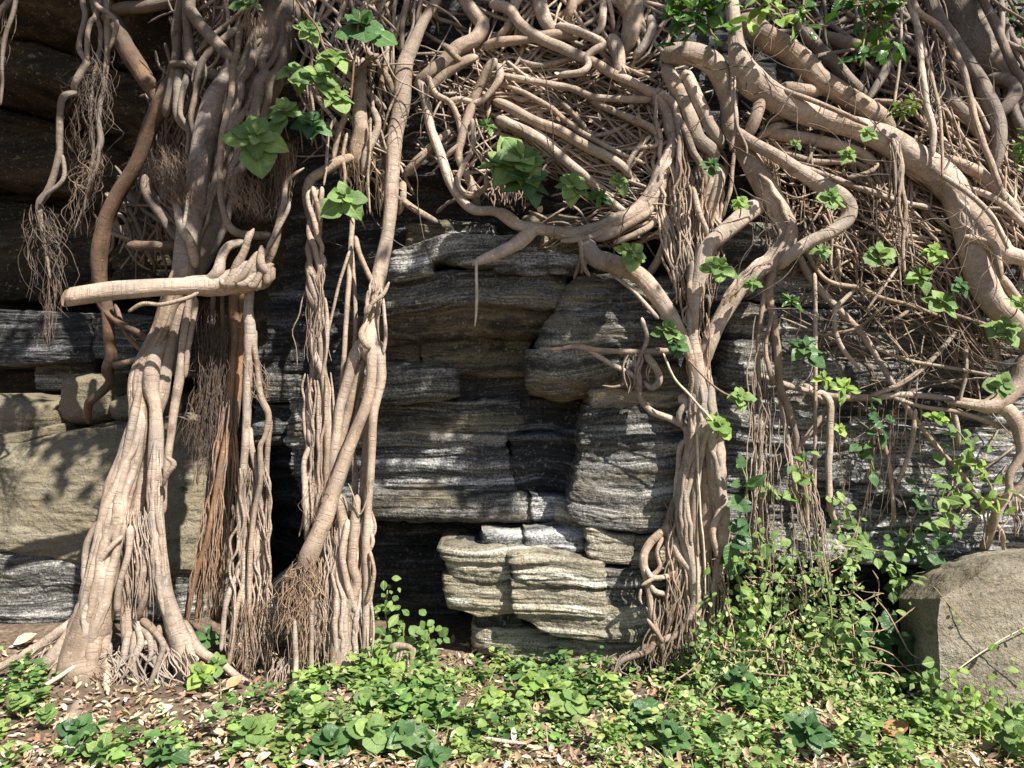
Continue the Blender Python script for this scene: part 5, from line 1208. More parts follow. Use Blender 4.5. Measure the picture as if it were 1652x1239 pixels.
A_ = [([(1255, 415, 9), (1247, 430, 9), (1240, 468, 9), (1247, 512, 8), (1254, 563, 7.5), (1257, 617, 7), (1271, 658, 6.5), (1284, 705, 6), (1290, 745, 6), (1300, 800, 5), (1306, 870, 4)], (4.18, 4.22)),
      ([(1240, 450, 7), (1230, 495, 5), (1224, 553, 4.5), (1225, 610, 4), (1227, 720, 4), (1227, 850, 4), (1230, 960, 3)], (4.18, 4.22)), ([(1256, 600, 5), (1262, 660, 5), (1272, 720, 5), (1282, 780, 4.5), (1296, 850, 4)], 4.22),
      ([(1247, 505, 4), (1236, 560, 4), (1242, 600, 5), (1250, 618, 5)], 4.16), ([(1224, 560, 3), (1216, 640, 3), (1219, 760, 3), (1214, 880, 2.5)], 4.2)]
for pl, d in A_: R.r(pl, d)
R.strands(15, [(1215, 480), (1260, 560)], [(1200, 980), (1262, 1000)], 4.2, 4.0, (.9, 2.2), curl=2.6, seed=105, ragged=.5, dj=.06, loose=.4)
R.strands(26, [(1256, 640), (1302, 720)], [(1285, 1020), (1350, 960)], 4.2, 3.94, (.9, 2.4), curl=2.6, seed=106, ragged=.45, dj=.06, loose=.4)
R.strands(16, [(1290, 640), (1480, 600)], [(1290, 900), (1450, 860)], 4.28, 4.2, (.8, 1.3), curl=2, seed=107, key=HT, ragged=.4, dj=.05)
R.done()
R = Root('edge_root', 'stout branching root leaving the right photo edge above the boulder', 'root', 1590, 890, 4.22)
R.r([(1720, 540, 20), (1660, 580, 18), (1640, 622, 18), (1604, 652, 17), (1570, 655, 8), (1530, 648, 5)], (.22, .2), lump=.08)
R.r([(1606, 648, 15), (1634, 671, 14), (1648, 722, 11), (1641, 745, 9), (1628, 768, 7), (1627, 793, 7), (1614, 815, 8), (1601, 845, 8), (1590, 893, 9)], (.22, .24, .22))
R.r([(1650, 730, 8), (1660, 760, 8), (1640, 790, 7), (1625, 800, 7)], .2)
R.r([(1625, 790, 4), (1645, 800, 3.5), (1670, 820, 3)], .24)
R.r([(1605, 840, 5), (1616, 860, 4), (1622, 890, 3)], .22)
R.r([(1610, 815, 5), (1585, 806, 4), (1565, 790, 3)], .22)
R.strands(16, [(1590, 800), (1640, 790)], [(1570, 890), (1650, 870)], 4.24, 4.24, (1, 2.6), curl=5, seed=108, ragged=.4)
R.done()

# ---- thin wiry climbers draped over the roots
def wires():
    rr = random.Random(4); V = []; F = []; U = []; o = 0
    for i in range(120):
        x = rr.choice((rr.uniform(1180, 1640), rr.uniform(1180, 1640), rr.uniform(480, 1180))); y = rr.uniform(0, 520) if x > 1180 else rr.uniform(40, 360)
        a = rr.choice((1.5, 1.5, .6, 2.4, .1))+rr.gauss(0, .35); L = rr.uniform(40, 190); pl = []
        for k in range(7):
            pl.append((x, y, rr.uniform(.5, 1.1))); a += rr.gauss(0, .3); x += math.cos(a)*L/6; y += math.sin(a)*L/6
        b = rr.uniform(.34, .48) if x > 1180 else rr.uniform(.28, .4)
        v, f, u = tube(to3(pl, [b+.02*math.sin(k+i) for k in range(7)]), sides=4, lump=.1, cap=False, step=.03)
        V.append(v); U.append(u); F += [[q+o for q in g] for g in f]; o += len(v)
    ob = mesh_obj('wiry_creepers', np.vstack(V), F, M['hair_dark'], np.vstack(U)); tag(ob, 'thin dark wiry creepers draped over the roots', 'vines', kind='stuff')
wires()

# ------------------------------------------------------------------ leaves and plants
def leaf_mesh(name, prof, rows=7, fold=.18, droop=.25, serr=.05, wave=.03, seed=0, ncol=4, heart=0.0):
    rr = random.Random(seed)
    ts = np.linspace(0, 1, rows); V = []; U = []; F = []
    cols = np.linspace(-1, 1, ncol+1)
    for i, t in enumerate(ts):
        w = np.interp(t, [p[0] for p in prof], [p[1] for p in prof])
        for s in cols:
            e = 1+(serr*(1 if i % 2 else -1) if abs(s) > .9 else 0)
            x = s*w*e
            y = t - heart*abs(s)*(1-t)**3 + .06*abs(s)*(-1 if t < .5 else 0)
            z = fold*abs(x) - droop*t*t + wave*math.sin(t*9+s*3+seed) - .25*x*x
            V.append((x, y, z)); U.append((s*.5*w/.4, t))
    n = ncol+1
    for i in range(rows-1):
        for j in range(ncol):
            F.append((i*n+j, i*n+j+1, (i+1)*n+j+1, (i+1)*n+j))
    me = bpy.data.meshes.new(name); me.from_pydata(V, [], F)
    me.polygons.foreach_set('use_smooth', [True]*len(me.polygons))
    ul = me.uv_layers.new(name='UVMap')
    li = np.empty(len(me.loops), dtype=np.int32); me.loops.foreach_get('vertex_index', li)
    ul.data.foreach_set('uv', np.asarray(U, np.float32)[li].ravel())
    return me
OV = [(0, .02), (.08, .17), (.25, .37), (.45, .44), (.65, .38), (.82, .22), (.93, .09), (1, .01)]
EL_ = [(0, .02), (.1, .10), (.3, .20), (.5, .24), (.75, .17), (1, .01)]
RD = [(0, .12), (.1, .36), (.3, .52), (.55, .56), (.8, .42), (.93, .22), (1, .04)]
IV = [(0, .10), (.12, .42), (.3, .50), (.5, .40), (.75, .22), (1, .01)]
LM = {'ov': [(OV, .2, .28, .05, .03, 0), (OV, .12, .12, .05, .04, 0), (OV, .25, .42, .06, .04, 0)], 'el': [(EL_, .3, .2, 0, .03, 0), (EL_, .2, .35, 0, .04, 0)],
      'rd': [(RD, .1, .10, .05, .04, .25), (RD, .16, .2, .04, .05, .25)], 'iv': [(IV, .15, .15, .03, .04, .3), (IV, .22, .3, .03, .04, .3)]}
_mc = {}
def leafme(kind, mat, i):
    lst = LM[kind]; k = (kind, mat, i % len(lst))
    if k not in _mc:
        p = lst[i % len(lst)]
        me = leaf_mesh('leaf', p[0], 7, p[1], p[2], p[3], p[4], i, 4, p[5]); me.materials.append(M[mat]); _mc[k] = me
    return _mc[k]

def frame_(y, z):
    y = Vector(y).normalized(); z = Vector(z); z = (z-y*z.dot(y))
    if z.length < 1e-4: z = Vector((0, 0, 1)).cross(y)
    z.normalize(); x = y.cross(z)
    return Matrix((x, y, z)).transposed()

def put_leaf(root, kind, mat, pos, ydir, zdir, size, i, wid=1.0):
    o = bpy.data.objects.new('leaf', leafme(kind, mat, i)); COL.objects.link(o)
    m = frame_(ydir, zdir).to_4x4() @ Matrix.Diagonal((size*wid, size, size, 1))
    m.translation = Vector(pos)-root.location
    o.parent = root; o.matrix_local = m
    return o

def stem_part(root, pts, mat='stem', name='stem'):
    V, F, uv = tube(pts, sides=5, lump=.1, wig=.002)
    return mesh_obj(name, V, F, M[mat], uv, parent=root, origin=root.location)

def rosette(label, px, py, size, Y, n=8, mat='leaf', kind='ov', axis=(.12, -.75, .62), seed=None, name='leafy_plant', stem=True, group='leafy plants sprouting from the roots', wid=1.05, cat='plant', spread=1.0):
    rr = random.Random((seed or 0)+int(px*7+py)); Y = Y if Y > 2 else float(S(px, py))-Y
    c = Vector(pix(px, py, Y)); L = size/FPX*Y
    t = thing(name, label, cat, c, group)
    A = Vector(axis)+Vector((rr.uniform(-.25, .25), rr.uniform(-.1, .1), rr.uniform(-.2, .2))); A.normalize()
    Q = A.to_track_quat('Z', 'Y'); ph0 = rr.uniform(0, 6.28)
    for i in range(n):
        lev = i//2; nl = max(1, (n+1)//2)
        f = lev/max(1, nl-1)
        ph = ph0+lev*math.pi/2*(.95)+(i % 2)*math.pi+rr.gauss(0, .22)
        e = math.radians(4+58*f*f+rr.uniform(-10, 10))
        d = Q @ Vector((math.cos(ph)*math.cos(e), math.sin(ph)*math.cos(e), math.sin(e)))
        d = (d+Vector((0, 0, -.22*(1-f)))).normalized()
        z = (A-d*A.dot(d)); s = L*(1.0-.62*f)*rr.uniform(.82, 1.15)*spread
        put_leaf(t, kind, mat, c+d*L*.10+A*(L*.22*f), d, z+Vector((rr.gauss(0, .15), rr.gauss(0, .15), rr.gauss(0, .15))), s, rr.randint(0, 5), wid*rr.uniform(.88, 1.1))
    if stem:
        b = c+Vector((rr.uniform(-.02, .02), min(.16, L*1.2), -L*.5-.03))
        stem_part(t, [(*c, .003), (*(c*.6+b*.4+Vector((0, 0, -.02))), .0035), (*b, .004)])
    return t

RS = [
 ('cluster of big round leaves above the knotted root, left of the leaning trunk', 585, 48, 46, 4.15, 7, 'leaf_dark', 'rd'),
 ('small bright sprig at the top edge over the grey trunk', 398, 6, 24, 4.15, 7, 'leaf', 'ov'),
 ('largest bright rosette, overhanging the hair tuft above the sawn limb', 412, 226, 50, 3.98, 9, 'leaf', 'ov'),
 ('pale rosette tucked behind the largest bright rosette', 458, 184, 36, 4.06, 8, 'leaf', 'ov'),
 ('upper sprig of the leafy stem on the grey trunk', 538, 97, 34, 4.1, 8, 'leaf', 'ov'),
 ('rounded pale sprig in the middle of the leafy stem by the grey trunk', 512, 128, 38, 4.06, 10, 'leaf', 'ov'),
 ('small sprig beside the middle of the leafy stem, touching the knotted root', 543, 158, 30, 4.06, 7, 'leaf', 'ov'),
 ('shaded left sprig of the leafy stem', 474, 118, 30, 4.12, 6, 'leaf', 'ov'),
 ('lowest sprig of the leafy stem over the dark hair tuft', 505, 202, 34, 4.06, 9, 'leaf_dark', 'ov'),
 ('top sprig of the leafy stem at the photo top', 498, 52, 30, 4.14, 7, 'leaf', 'ov'),
 ('lone bright rosette hanging above the thin straight roots beside the braided column', 556, 322, 40, 4.06, 7, 'leaf', 'ov'),
 ('lush clump of toothed leaves in front of the root mat', 838, 262, 52, 4.12, 12, 'leaf', 'ov'),
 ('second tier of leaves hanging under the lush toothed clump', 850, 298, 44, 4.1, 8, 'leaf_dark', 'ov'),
 ('left wing of leaves of the lush toothed clump', 806, 268, 36, 4.12, 8, 'leaf', 'ov'),
 ('medium rosette right of the lush toothed clump', 923, 303, 34, 4.12, 8, 'leaf', 'ov'),
 ('small rosette inside the right end of the root mat', 998, 293, 22, 4.14, 8, 'leaf', 'ov'),
 ('spiky narrow-leaved sprig beside the small rosette in the root mat', 968, 318, 22, 4.14, 9, 'leaf_gloss', 'el'),
 ('tiny spiky sprig above the lush toothed clump', 786, 204, 20, 4.2, 9, 'leaf_gloss', 'el'),
 ('dark shaded sprig on the column of parallel roots', 1146, 268, 22, 4.0, 7, 'leaf_dark', 'ov'),
 ('tiny star-shaped sprig beside the arching root', 1196, 328, 18, 4.0, 8, 'leaf_lime', 'ov'),
 ('flat rosette sitting on the bend of the stout rock root', 1018, 410, 30, 4.05, 8, 'leaf', 'ov'),
 ('bright two-part sprig where the trunk meets its branch', 1160, 434, 30, 3.98, 9, 'leaf', 'ov'),
 ('small sprig on the lower branch of the tall right trunk', 1214, 458, 18, 4.0, 7, 'leaf', 'ov'),
 ('dense cluster of small leaves on the stout rock root', 1078, 535, 26, 4.02, 12, 'leaf', 'ov'),
 ('lower cluster of rounded leaves hugging the stout rock root', 1092, 556, 24, 4.0, 10, 'leaf_dark', 'ov'),
 ('bright star rosette hanging right of the tall trunk', 1195, 642, 25, 3.98, 9, 'leaf', 'ov'),
 ('lime-green cupped leaves at the end of the yellow stem', 1162, 688, 24, 3.98, 6, 'leaf_lime', 'rd'),
 ('small rosette on the crest of the thickest diagonal root', 1400, 216, 20, .62, 8, 'leaf', 'ov'),
 ('small dark sprig under the thickest diagonal root', 1368, 250, 20, .58, 8, 'leaf', 'ov'),
 ('clump of leaves on the bend of the hooked root', 1340, 320, 26, .55, 9, 'leaf', 'ov'),
 ('tiny sprig hanging under the hooked root', 1326, 406, 18, .45, 7, 'leaf', 'ov'),
 ('tiny sprig in the shade left of the hooked root', 1284, 232, 13, .5, 6, 'leaf', 'ov'),
 ('rounded blue-green rosette below the right root mat', 1420, 412, 26, .4, 8, 'leaf', 'rd'),
 ('bright upright sprig beside the bulging end of the thick diagonal root', 1506, 408, 24, .44, 9, 'leaf_lime', 'ov'),
 ('mid-green rosette under the bright upright sprig', 1483, 447, 28, .42, 8, 'leaf', 'ov'),
 ('broad rosette on the root net left of the thick diagonal root', 1520, 490, 32, .42, 8, 'leaf', 'ov'),
 ('small dark rosette touching the thick diagonal root', 1548, 462, 20, .44, 7, 'leaf_dark', 'ov'),
 ('pale rosette near the right photo edge above the edge root', 1622, 535, 32, .42, 9, 'leaf', 'ov'),
 ('sprig at the right photo edge on the thick diagonal root', 1644, 490, 24, .5, 7, 'leaf', 'ov'),
 ('rosette on top of the stout edge root', 1614, 622, 28, .48, 8, 'leaf', 'ov'),
 ('large dull-green rosette hanging in front of the drape of thin roots', 1298, 565, 34, .4, 9, 'leaf_dark', 'ov'),
 ('spiky dark sprig above the large dull-green rosette', 1276, 488, 24, .38, 10, 'leaf_gloss', 'el'),
 ('bright glossy sprig at the crossing of the root net', 1360, 628, 28, .36, 10, 'leaf_lime', 'el'),
 ('small lime sprig left of the bright glossy sprig', 1328, 612, 20, .36, 8, 'leaf_lime', 'el'),
 ('single lime-green cupped leaf pair on the striped wall', 1513, 676, 20, .3, 5, 'leaf_lime', 'rd'),
 ('lime leaf hanging below the bright glossy sprig', 1356, 692, 13, .32, 5, 'leaf_lime', 'ov')]
for r_ in RS: rosette(r_[0], r_[1], r_[2], r_[3]*1.04, r_[4], r_[5]+3, r_[6], r_[7])
# long reddish flower stems by the grey trunk and the yellow stem by the tall trunk
def lone_stem(name, label, pl, d, mat='stem'):
    p = to3(pl, d); V, F, uv = tube(p, sides=6, lump=.15, wig=.003)
    o = mesh_obj(name, V, F, M[mat], uv, origin=p[-1, :3]); tag(o, label, 'twig')
lone_stem('bare_twig', 'reddish bare stem leaning past the grey trunk to the top edge', [(470, -10, 2), (500, 28, 2), (514, 48, 2), (522, 75, 2), (540, 98, 2)], 4.08, 'bark_red')
lone_stem('bare_twig', 'upright reddish stem below the big round leaves', [(580, 20, 1.6), (575, 70, 1.8), (570, 110, 2), (566, 160, 2)], 4.1, 'bark_red')
lone_stem('vine_tendril', 'yellow stem arching from the rock root to the lime cupped leaves', [(1070, 570, 2), (1088, 610, 2.2), (1115, 640, 2.2), (1150, 680, 2)], 4.0, 'stick')
lone_stem('vine_tendril', 'thin reddish stem leading to the star rosette right of the trunk', [(1110, 580, 1.8), (1140, 612, 1.8), (1165, 632, 1.8), (1192, 644, 1.8)], 4.0, 'bark_red')
lone_stem('bleached_stick', 'straight bleached stick leaning on the foot of the left trunk', [(34, 1134, 3.4), (70, 1108, 4), (104, 1086, 4.2), (130, 1068, 4)], (3.88, 4.0), 'stick')
lone_stem('fallen_twig', 'brown twig lying in the litter at the bottom centre', [(780, 1190, 3), (810, 1195, 3.4), (850, 1200, 3)], 3.35, 'bark')

# ---- leafy sprays of the fig crown that hang into the top of the view
def spray(label, stems, d, n, size, mat='leaf_gloss', kind='el', seed=0, name='fig_spray', jit=22, cat='foliage', wid=1.5, grp='sprays of fig leaves at the top edge'):
    rr = random.Random(seed); Yb = d if d > 2 else float(S(*stems[0][0]))-d
    c = Vector(pix(*stems[0][0], Yb)); t = thing(name, label, cat, c, grp)
    for st in stems:
        pl = [(p[0], p[1], 2.4-1.4*i/len(st)) for i, p in enumerate(st)]
        p3 = to3(pl, Yb); p3[:, 1] -= np.linspace(0, .12, len(p3)); stem_part(t, p3, 'stem', 'twig')
        C_, _ = catmull(p3, 40)
        for i in range(n//len(stems)):
            q = C_[int(39*rr.random()**.7)][:3]; s = size/FPX*Yb*rr.uniform(.65, 1.2)
            dr = Vector((rr.gauss(0, 1), rr.gauss(-.35, .7), rr.gauss(-.25, .7))).normalized()
            z = Vector((rr.gauss(.25, .5), rr.gauss(-.55, .4), rr.gauss(.8, .4)))
            off = Vector((rr.gauss(0, 1), rr.gauss(0, .8), rr.gauss(0, 1)))*(jit/FPX*Yb*.4)
            put_leaf(t, kind, mat, Vector(q)+off, dr, z, s, rr.randint(0, 5), wid*rr.uniform(.8, 1.15))
    return t
spray('dense glossy leaf cluster over the start of the arching root', [[(1120, -40), (1118, 10), (1105, 50), (1085, 72)], [(1125, -40), (1135, 15), (1140, 60), (1148, 80)], [(1130, -30), (1150, 0), (1165, 30)], [(1105, -30), (1095, 0), (1082, 30)]], 4.05, 110, 26, seed=1, jit=30)
spray('light green leaf spray right of the dense glossy cluster', [[(1215, -30), (1235, 8), (1250, 30), (1255, 58)], [(1210, -30), (1212, 10), (1240, 45)]], 4.1, 26, 22, 'leaf_lime', seed=2)
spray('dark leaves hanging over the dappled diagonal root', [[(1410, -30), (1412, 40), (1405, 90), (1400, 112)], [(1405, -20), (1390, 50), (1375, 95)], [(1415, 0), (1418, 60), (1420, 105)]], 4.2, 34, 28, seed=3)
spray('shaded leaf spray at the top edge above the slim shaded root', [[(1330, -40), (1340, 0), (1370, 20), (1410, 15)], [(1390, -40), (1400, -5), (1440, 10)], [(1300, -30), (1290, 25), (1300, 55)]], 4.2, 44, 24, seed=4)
spray('green ferny tuft growing on the ledge beside the dappled diagonal root', [[(1430, 190), (1440, 180), (1455, 178)], [(1440, 190), (1455, 185), (1465, 183)]], .42, 34, 12, 'leaf', seed=5, jit=12)
spray('bright ferny tuft at the right photo edge below the forked root', [[(1630, 250), (1640, 235), (1650, 230)], [(1640, 260), (1650, 250), (1665, 245)]], .4, 50, 13, 'leaf', seed=6, jit=18)

# ---- climbing vines, right
def vine(label, pl, d, n, size, mat='leaf', kind='ov', seed=0, name='climbing_vine', jit=10, sm='stem_green', sr=1.6, cat='vine', group='vines climbing the right wall'):
    rr = random.Random(seed+40); p3 = to3([(a, b, sr) for a, b in pl], d)
    t = thing(name, label, cat, Vector(p3[-1, :3]), group)
    stem_part(t, p3, sm); C_, _ = catmull(p3, 60)
    for i in range(n):
        q = C_[int(59*(i+rr.random())/n) % 60][:3]; s = size*.86/FPX*q[1]*rr.uniform(.5, 1.25)
        dr = Vector((rr.gauss(0, .9), rr.gauss(-.5, .4), rr.gauss(-.35, .5))).normalized()
        z = Vector((rr.gauss(.2, .35), rr.gauss(-.7, .3), rr.gauss(.6, .35)))
        off = Vector((rr.gauss(0, 1), rr.gauss(-.4, .6), rr.gauss(0, 1)))*(jit/FPX*q[1])
        kd = 'el' if kind == 'ov' and rr.random() < .45 else kind
        put_leaf(t, kd, mat, Vector(q)+off, dr, z, s*(1.15 if kd == 'el' else 1), rr.randint(0, 5), rr.uniform(.9, 1.2)*(1.5 if kd == 'el' else .9))
vine('dark heart-leaved ivy climbing the right side of the tall trunk', [(1190, 740), (1205, 780), (1195, 830), (1185, 880), (1175, 930)], 4.05, 15, 34, 'leaf_dark', 'iv', 1)
vine('bright vine tangled in the upper part of the root drape', [(1300, 730), (1285, 770), (1270, 800), (1240, 790)], 4.1, 26, 20, 'leaf', 'ov', 2)
vine('trailing vine hanging on the left of the stout edge root', [(1540, 690), (1560, 720), (1545, 760), (1520, 800), (1530, 850)], .25, 44, 22, 'leaf', 'ov', 3, jit=16)
vine('vine with pointed leaves down the middle of the striped wall', [(1405, 655), (1410, 690), (1400, 720), (1410, 760)], .2, 18, 20, 'leaf_dark', 'iv', 4)
vine('dark leafy vine hanging onto the boulder top', [(1480, 800), (1500, 830), (1490, 870), (1460, 900), (1450, 950)], .22, 46, 24, 'leaf_dark', 'iv', 5, jit=18)
vine('pale vine curling over the dark hollow left of the boulder', [(1360, 880), (1400, 885), (1440, 900), (1455, 950), (1440, 975)], 4.08, 36, 20, 'leaf', 'ov', 6, jit=16)
vine('small vine on the wall left of the pale curling vine', [(1345, 800), (1370, 830), (1380, 860), (1400, 880)], .22, 18, 20, 'leaf', 'ov', 7)
vine('lime-tipped vine high on the wall by the edge root', [(1560, 740), (1590, 770), (1600, 800), (1580, 830)], .26, 30, 18, 'leaf_lime', 'ov', 8, jit=16)
vine('dark-leaved vine in the shade beside the left face of the boulder', [(1400, 1010), (1420, 1040), (1435, 1070), (1440, 1110)], 4.1, 34, 30, 'leaf_dark', 'rd', 9, jit=20)
vine('leafy vine hanging left in the curtain of thin roots', [(1225, 860), (1240, 900), (1230, 950), (1245, 1000)], 4.02, 32, 17, 'leaf', 'ov', 10, jit=26)
vine('leafy vine falling from the root drape to the ground', [(1310, 870), (1330, 920), (1340, 980), (1345, 1040), (1360, 1090)], (4.05, 3.92), 44, 17, 'leaf', 'ov', 11, jit=30)
vine('lime-leaved vine between the tall trunk and the root drape', [(1180, 900), (1195, 950), (1200, 1000), (1210, 1050)], 4.0, 30, 15, 'leaf_lime', 'el', 12, jit=26)
vine('wilted vine drooping at the front of the tangle', [(1330, 1010), (1370, 1040), (1390, 1075), (1400, 1110)], (3.98, 3.88), 24, 24, 'leaf', 'el', 13, jit=10)
vine('thin vine lying across the face of the squared boulder', [(1505, 945), (1540, 985), (1580, 1020), (1640, 1060), (1680, 1080)], (3.86, 3.76, 3.68, 3.64), 3, 12, 'leaf_lime', 'ov', 14, jit=3, sm='stem', sr=.9)
vine('bare creeper rising over the boulder from the bottom right', [(1545, 1080), (1580, 1055), (1620, 1030), (1680, 1000)], (3.66, 3.68, 3.70, 3.72), 4, 14, 'leaf_lime', 'ov', 15, jit=3, sm='stick', sr=1.1)

def herb(label, pl, d, n, size, mat, seed, jit, kind='ov'):
    vine(label, pl, d, n, size, mat, kind, seed, 'ground_plant', jit, cat='plant', group='plants on the ground')
herb('feathery herb growing against the leaning trunk base', [(625, 952), (622, 990), (632, 1040), (628, 1105)], 4.22, 70, 15, 'leaf', 31, 13)
herb('leafy herb below the feathery one, behind the root clump', [(650, 1000), (652, 1040), (655, 1100)], 4.2, 46, 19, 'leaf', 32, 16)
herb('herb right of the root clump at the rock foot', [(690, 1010), (694, 1050), (696, 1095)], 4.24, 50, 17, 'leaf', 33, 17)
herb('glossy leafy herb at the right of the leaning trunk foot', [(618, 1050), (620, 1080), (618, 1110)], 4.12, 30, 20, 'leaf_lime', 34, 12)

herb('leafy weed against the left corner of the boulder foot', [(1500, 1085), (1502, 1120), (1500, 1160)], 3.62, 44, 20, 'leaf', 35, 20)
herb('yellow-green weed in front of the boulder foot', [(1570, 1110), (1568, 1140), (1566, 1170)], 3.55, 50, 17, 'leaf_lime', 36, 24)
herb('weed at the boulder foot near the right photo edge', [(1625, 1120), (1628, 1150), (1625, 1175)], 3.52, 40, 18, 'leaf', 37, 22)

# ---- named plants on the ground
def ground_px(px, py, h=.0):
    Y = (CAMZ-h)*FPX/(py-H0/2)
    return Y
GP = [
 ('bright broad-leaved sprig right of the left trunk foot', 325, 1088, 34, 11, 'leaf_lime', 'ov', .12), ('second bright sprig beside the left trunk foot', 350, 1072, 30, 9, 'leaf', 'ov', .12),
 ('dark glossy leaves in the shade behind the left trunk foot', 332, 1028, 36, 8, 'leaf_dark', 'ov', .10), ('trailing plant with long dark leaves at the bottom left', 128, 1178, 42, 10, 'leaf_dark', 'ov', .07),
 ('low spreading plant at the bottom edge below the left trunk', 165, 1215, 46, 9, 'leaf', 'ov', .05), ('grey-green plant at the bottom edge left of centre', 275, 1222, 46, 9, 'leaf_dark', 'ov', .05),
 ('rounded plant at the left of the centre ground cover', 408, 1180, 44, 11, 'leaf', 'rd', .08), ('dark ruffled plant at the bottom, below the leaning trunk', 535, 1200, 50, 11, 'leaf_dark', 'rd', .07),
 ('tall ruffled plant right of the dark ruffled one', 600, 1180, 48, 9, 'leaf', 'rd', .11), ('pointed big-leaved plant next to the tall ruffled plant', 652, 1188, 50, 8, 'leaf_dark', 'iv', .10),
 ('low plant at the bottom edge right of the pointed big-leaved plant', 700, 1225, 44, 9, 'leaf_dark', 'ov', .05), 
 
 ('glossy herb between leaning trunk and root clump', 612, 1060, 28, 12, 'leaf_lime', 'ov', .14), ('broad leaves in front of the root clump', 700, 1095, 32, 10, 'leaf', 'rd', .09),
 ('round-leaved plant at the foot of the leaning trunk', 590, 1130, 30, 12, 'leaf', 'rd', .09), ('round-leaved plant between rusty bundle and leaning trunk', 500, 1150, 30, 12, 'leaf', 'rd', .08),
 ('bright herb patch in the middle ground below the rock blocks', 795, 1125, 34, 12, 'leaf_lime', 'ov', .07), ('upright lime leaf pair in front of the rock foot', 862, 1098, 34, 6, 'leaf_lime', 'ov', .12),
 ('pale upturned leaf beside the upright lime pair', 922, 1130, 36, 6, 'leaf', 'rd', .09), ('dark broad plant right of the pale upturned leaf', 1035, 1150, 38, 8, 'leaf_dark', 'rd', .10),
 ('dark rosette at the bottom right of centre', 1090, 1190, 44, 9, 'leaf_dark', 'ov', .08), ('striped dark rosette beside the fallen dry leaves', 1196, 1092, 36, 10, 'leaf_dark', 'ov', .14),
 ('large matt dark rosette at the bottom right', 1305, 1180, 54, 13, 'leaf_dark', 'ov', .11), ('small bright plant at the bottom below the vine tangle', 1165, 1180, 30, 7, 'leaf', 'ov', .09),
 ('bright sprig at the foot of the boulder', 1490, 1100, 30, 10, 'leaf', 'ov', .14), ('leafy sprig at the right photo edge below the boulder', 1640, 1190, 40, 9, 'leaf', 'rd', .10),
 ('low clover-like patch at the left photo edge', 30, 1130, 22, 14, 'leaf', 'rd', .10), ('clover-like patch below the bleached stick', 75, 1150, 22, 14, 'leaf', 'rd', .09)]
for (lb, px, py, sz, n, mt, kd, h) in GP:
    Y = min(ground_px(px, py, h), 4.25)
    t_ = rosette(lb, px, py, sz*.84, Y, n+1, mt, kd, (.1, -.45, .85), name='ground_plant', group='plants on the ground', spread=1.0, wid=1.0, stem=False)
    c_ = np.array(t_.location); g_ = float(gz(c_[0], c_[1]))-.01
    stem_part(t_, [(*c_, .0025), (c_[0]+.006, c_[1]+.004, (c_[2]+g_)/2, .003), (c_[0]+.01, c_[1]+.01, g_, .0035)], 'stem_green')

# ------------------------------------------------------------------ leaf masses nobody could count
ROWS = np.array([0, .22, .5, .78, 1.0])
def scatter(name, pos, yd, zd, L, prof, tint, mat, fold=.25, droop=.3, kind='stuff', parent=None, label=None, cat=None):
    pos = np.asarray(pos); n = len(pos)
    yd = yd/np.linalg.norm(yd, axis=1, keepdims=True)
    zd = zd-yd*(zd*yd).sum(1, keepdims=True); zd = zd/(np.linalg.norm(zd, axis=1, keepdims=True)+1e-9)
    xd = np.cross(yd, zd)
    T = []
    for t in ROWS:
        w = np.interp(t, [0, .22, .5, .78, 1], prof)
        for s in (-1, 0, 1): T.append((s*w, t, fold*abs(s)*w-droop*t*t))
    T = np.array(T)
    fo = np.asarray(L)[:, None, None]
    V = pos[:, None]+fo*(T[None, :, 0:1]*xd[:, None]+T[None, :, 1:2]*yd[:, None]+T[None, :, 2:3]*zd[:, None])
    f = []
    for i in range(4):
        for j in range(2): f.append((i*3+j, i*3+j+1, (i+1)*3+j+1, (i+1)*3+j))
    f = np.array(f); Fa = (np.arange(n)[:, None, None]*15+f[None]).reshape(-1, 4)
    cols = np.repeat(np.asarray(tint), 15, axis=0)
    o = mesh_obj(name, V.reshape(-1, 3), Fa, M[mat], cols=cols, parent=parent)
    return tag(o, label, cat, kind=kind)
PO = [.06, .36, .40, .24, .01]; PE = [.04, .18, .22, .14, .01]; PR = [.2, .5, .55, .4, .05]

GREENS = np.array([(.17, .28, .08), (.25, .35, .11), (.11, .20, .065), (.36, .41, .18), (.065, .13, .04), (.22, .32, .13)])
def pick(pal, n, p=None, jit=.18):
    c = np.array(pal)[nr.choice(len(pal), n, p=p)]
    return c*(1+nr.uniform(-jit, jit, (n, 1)))*(1+nr.uniform(-.08, .08, (n, 3)))

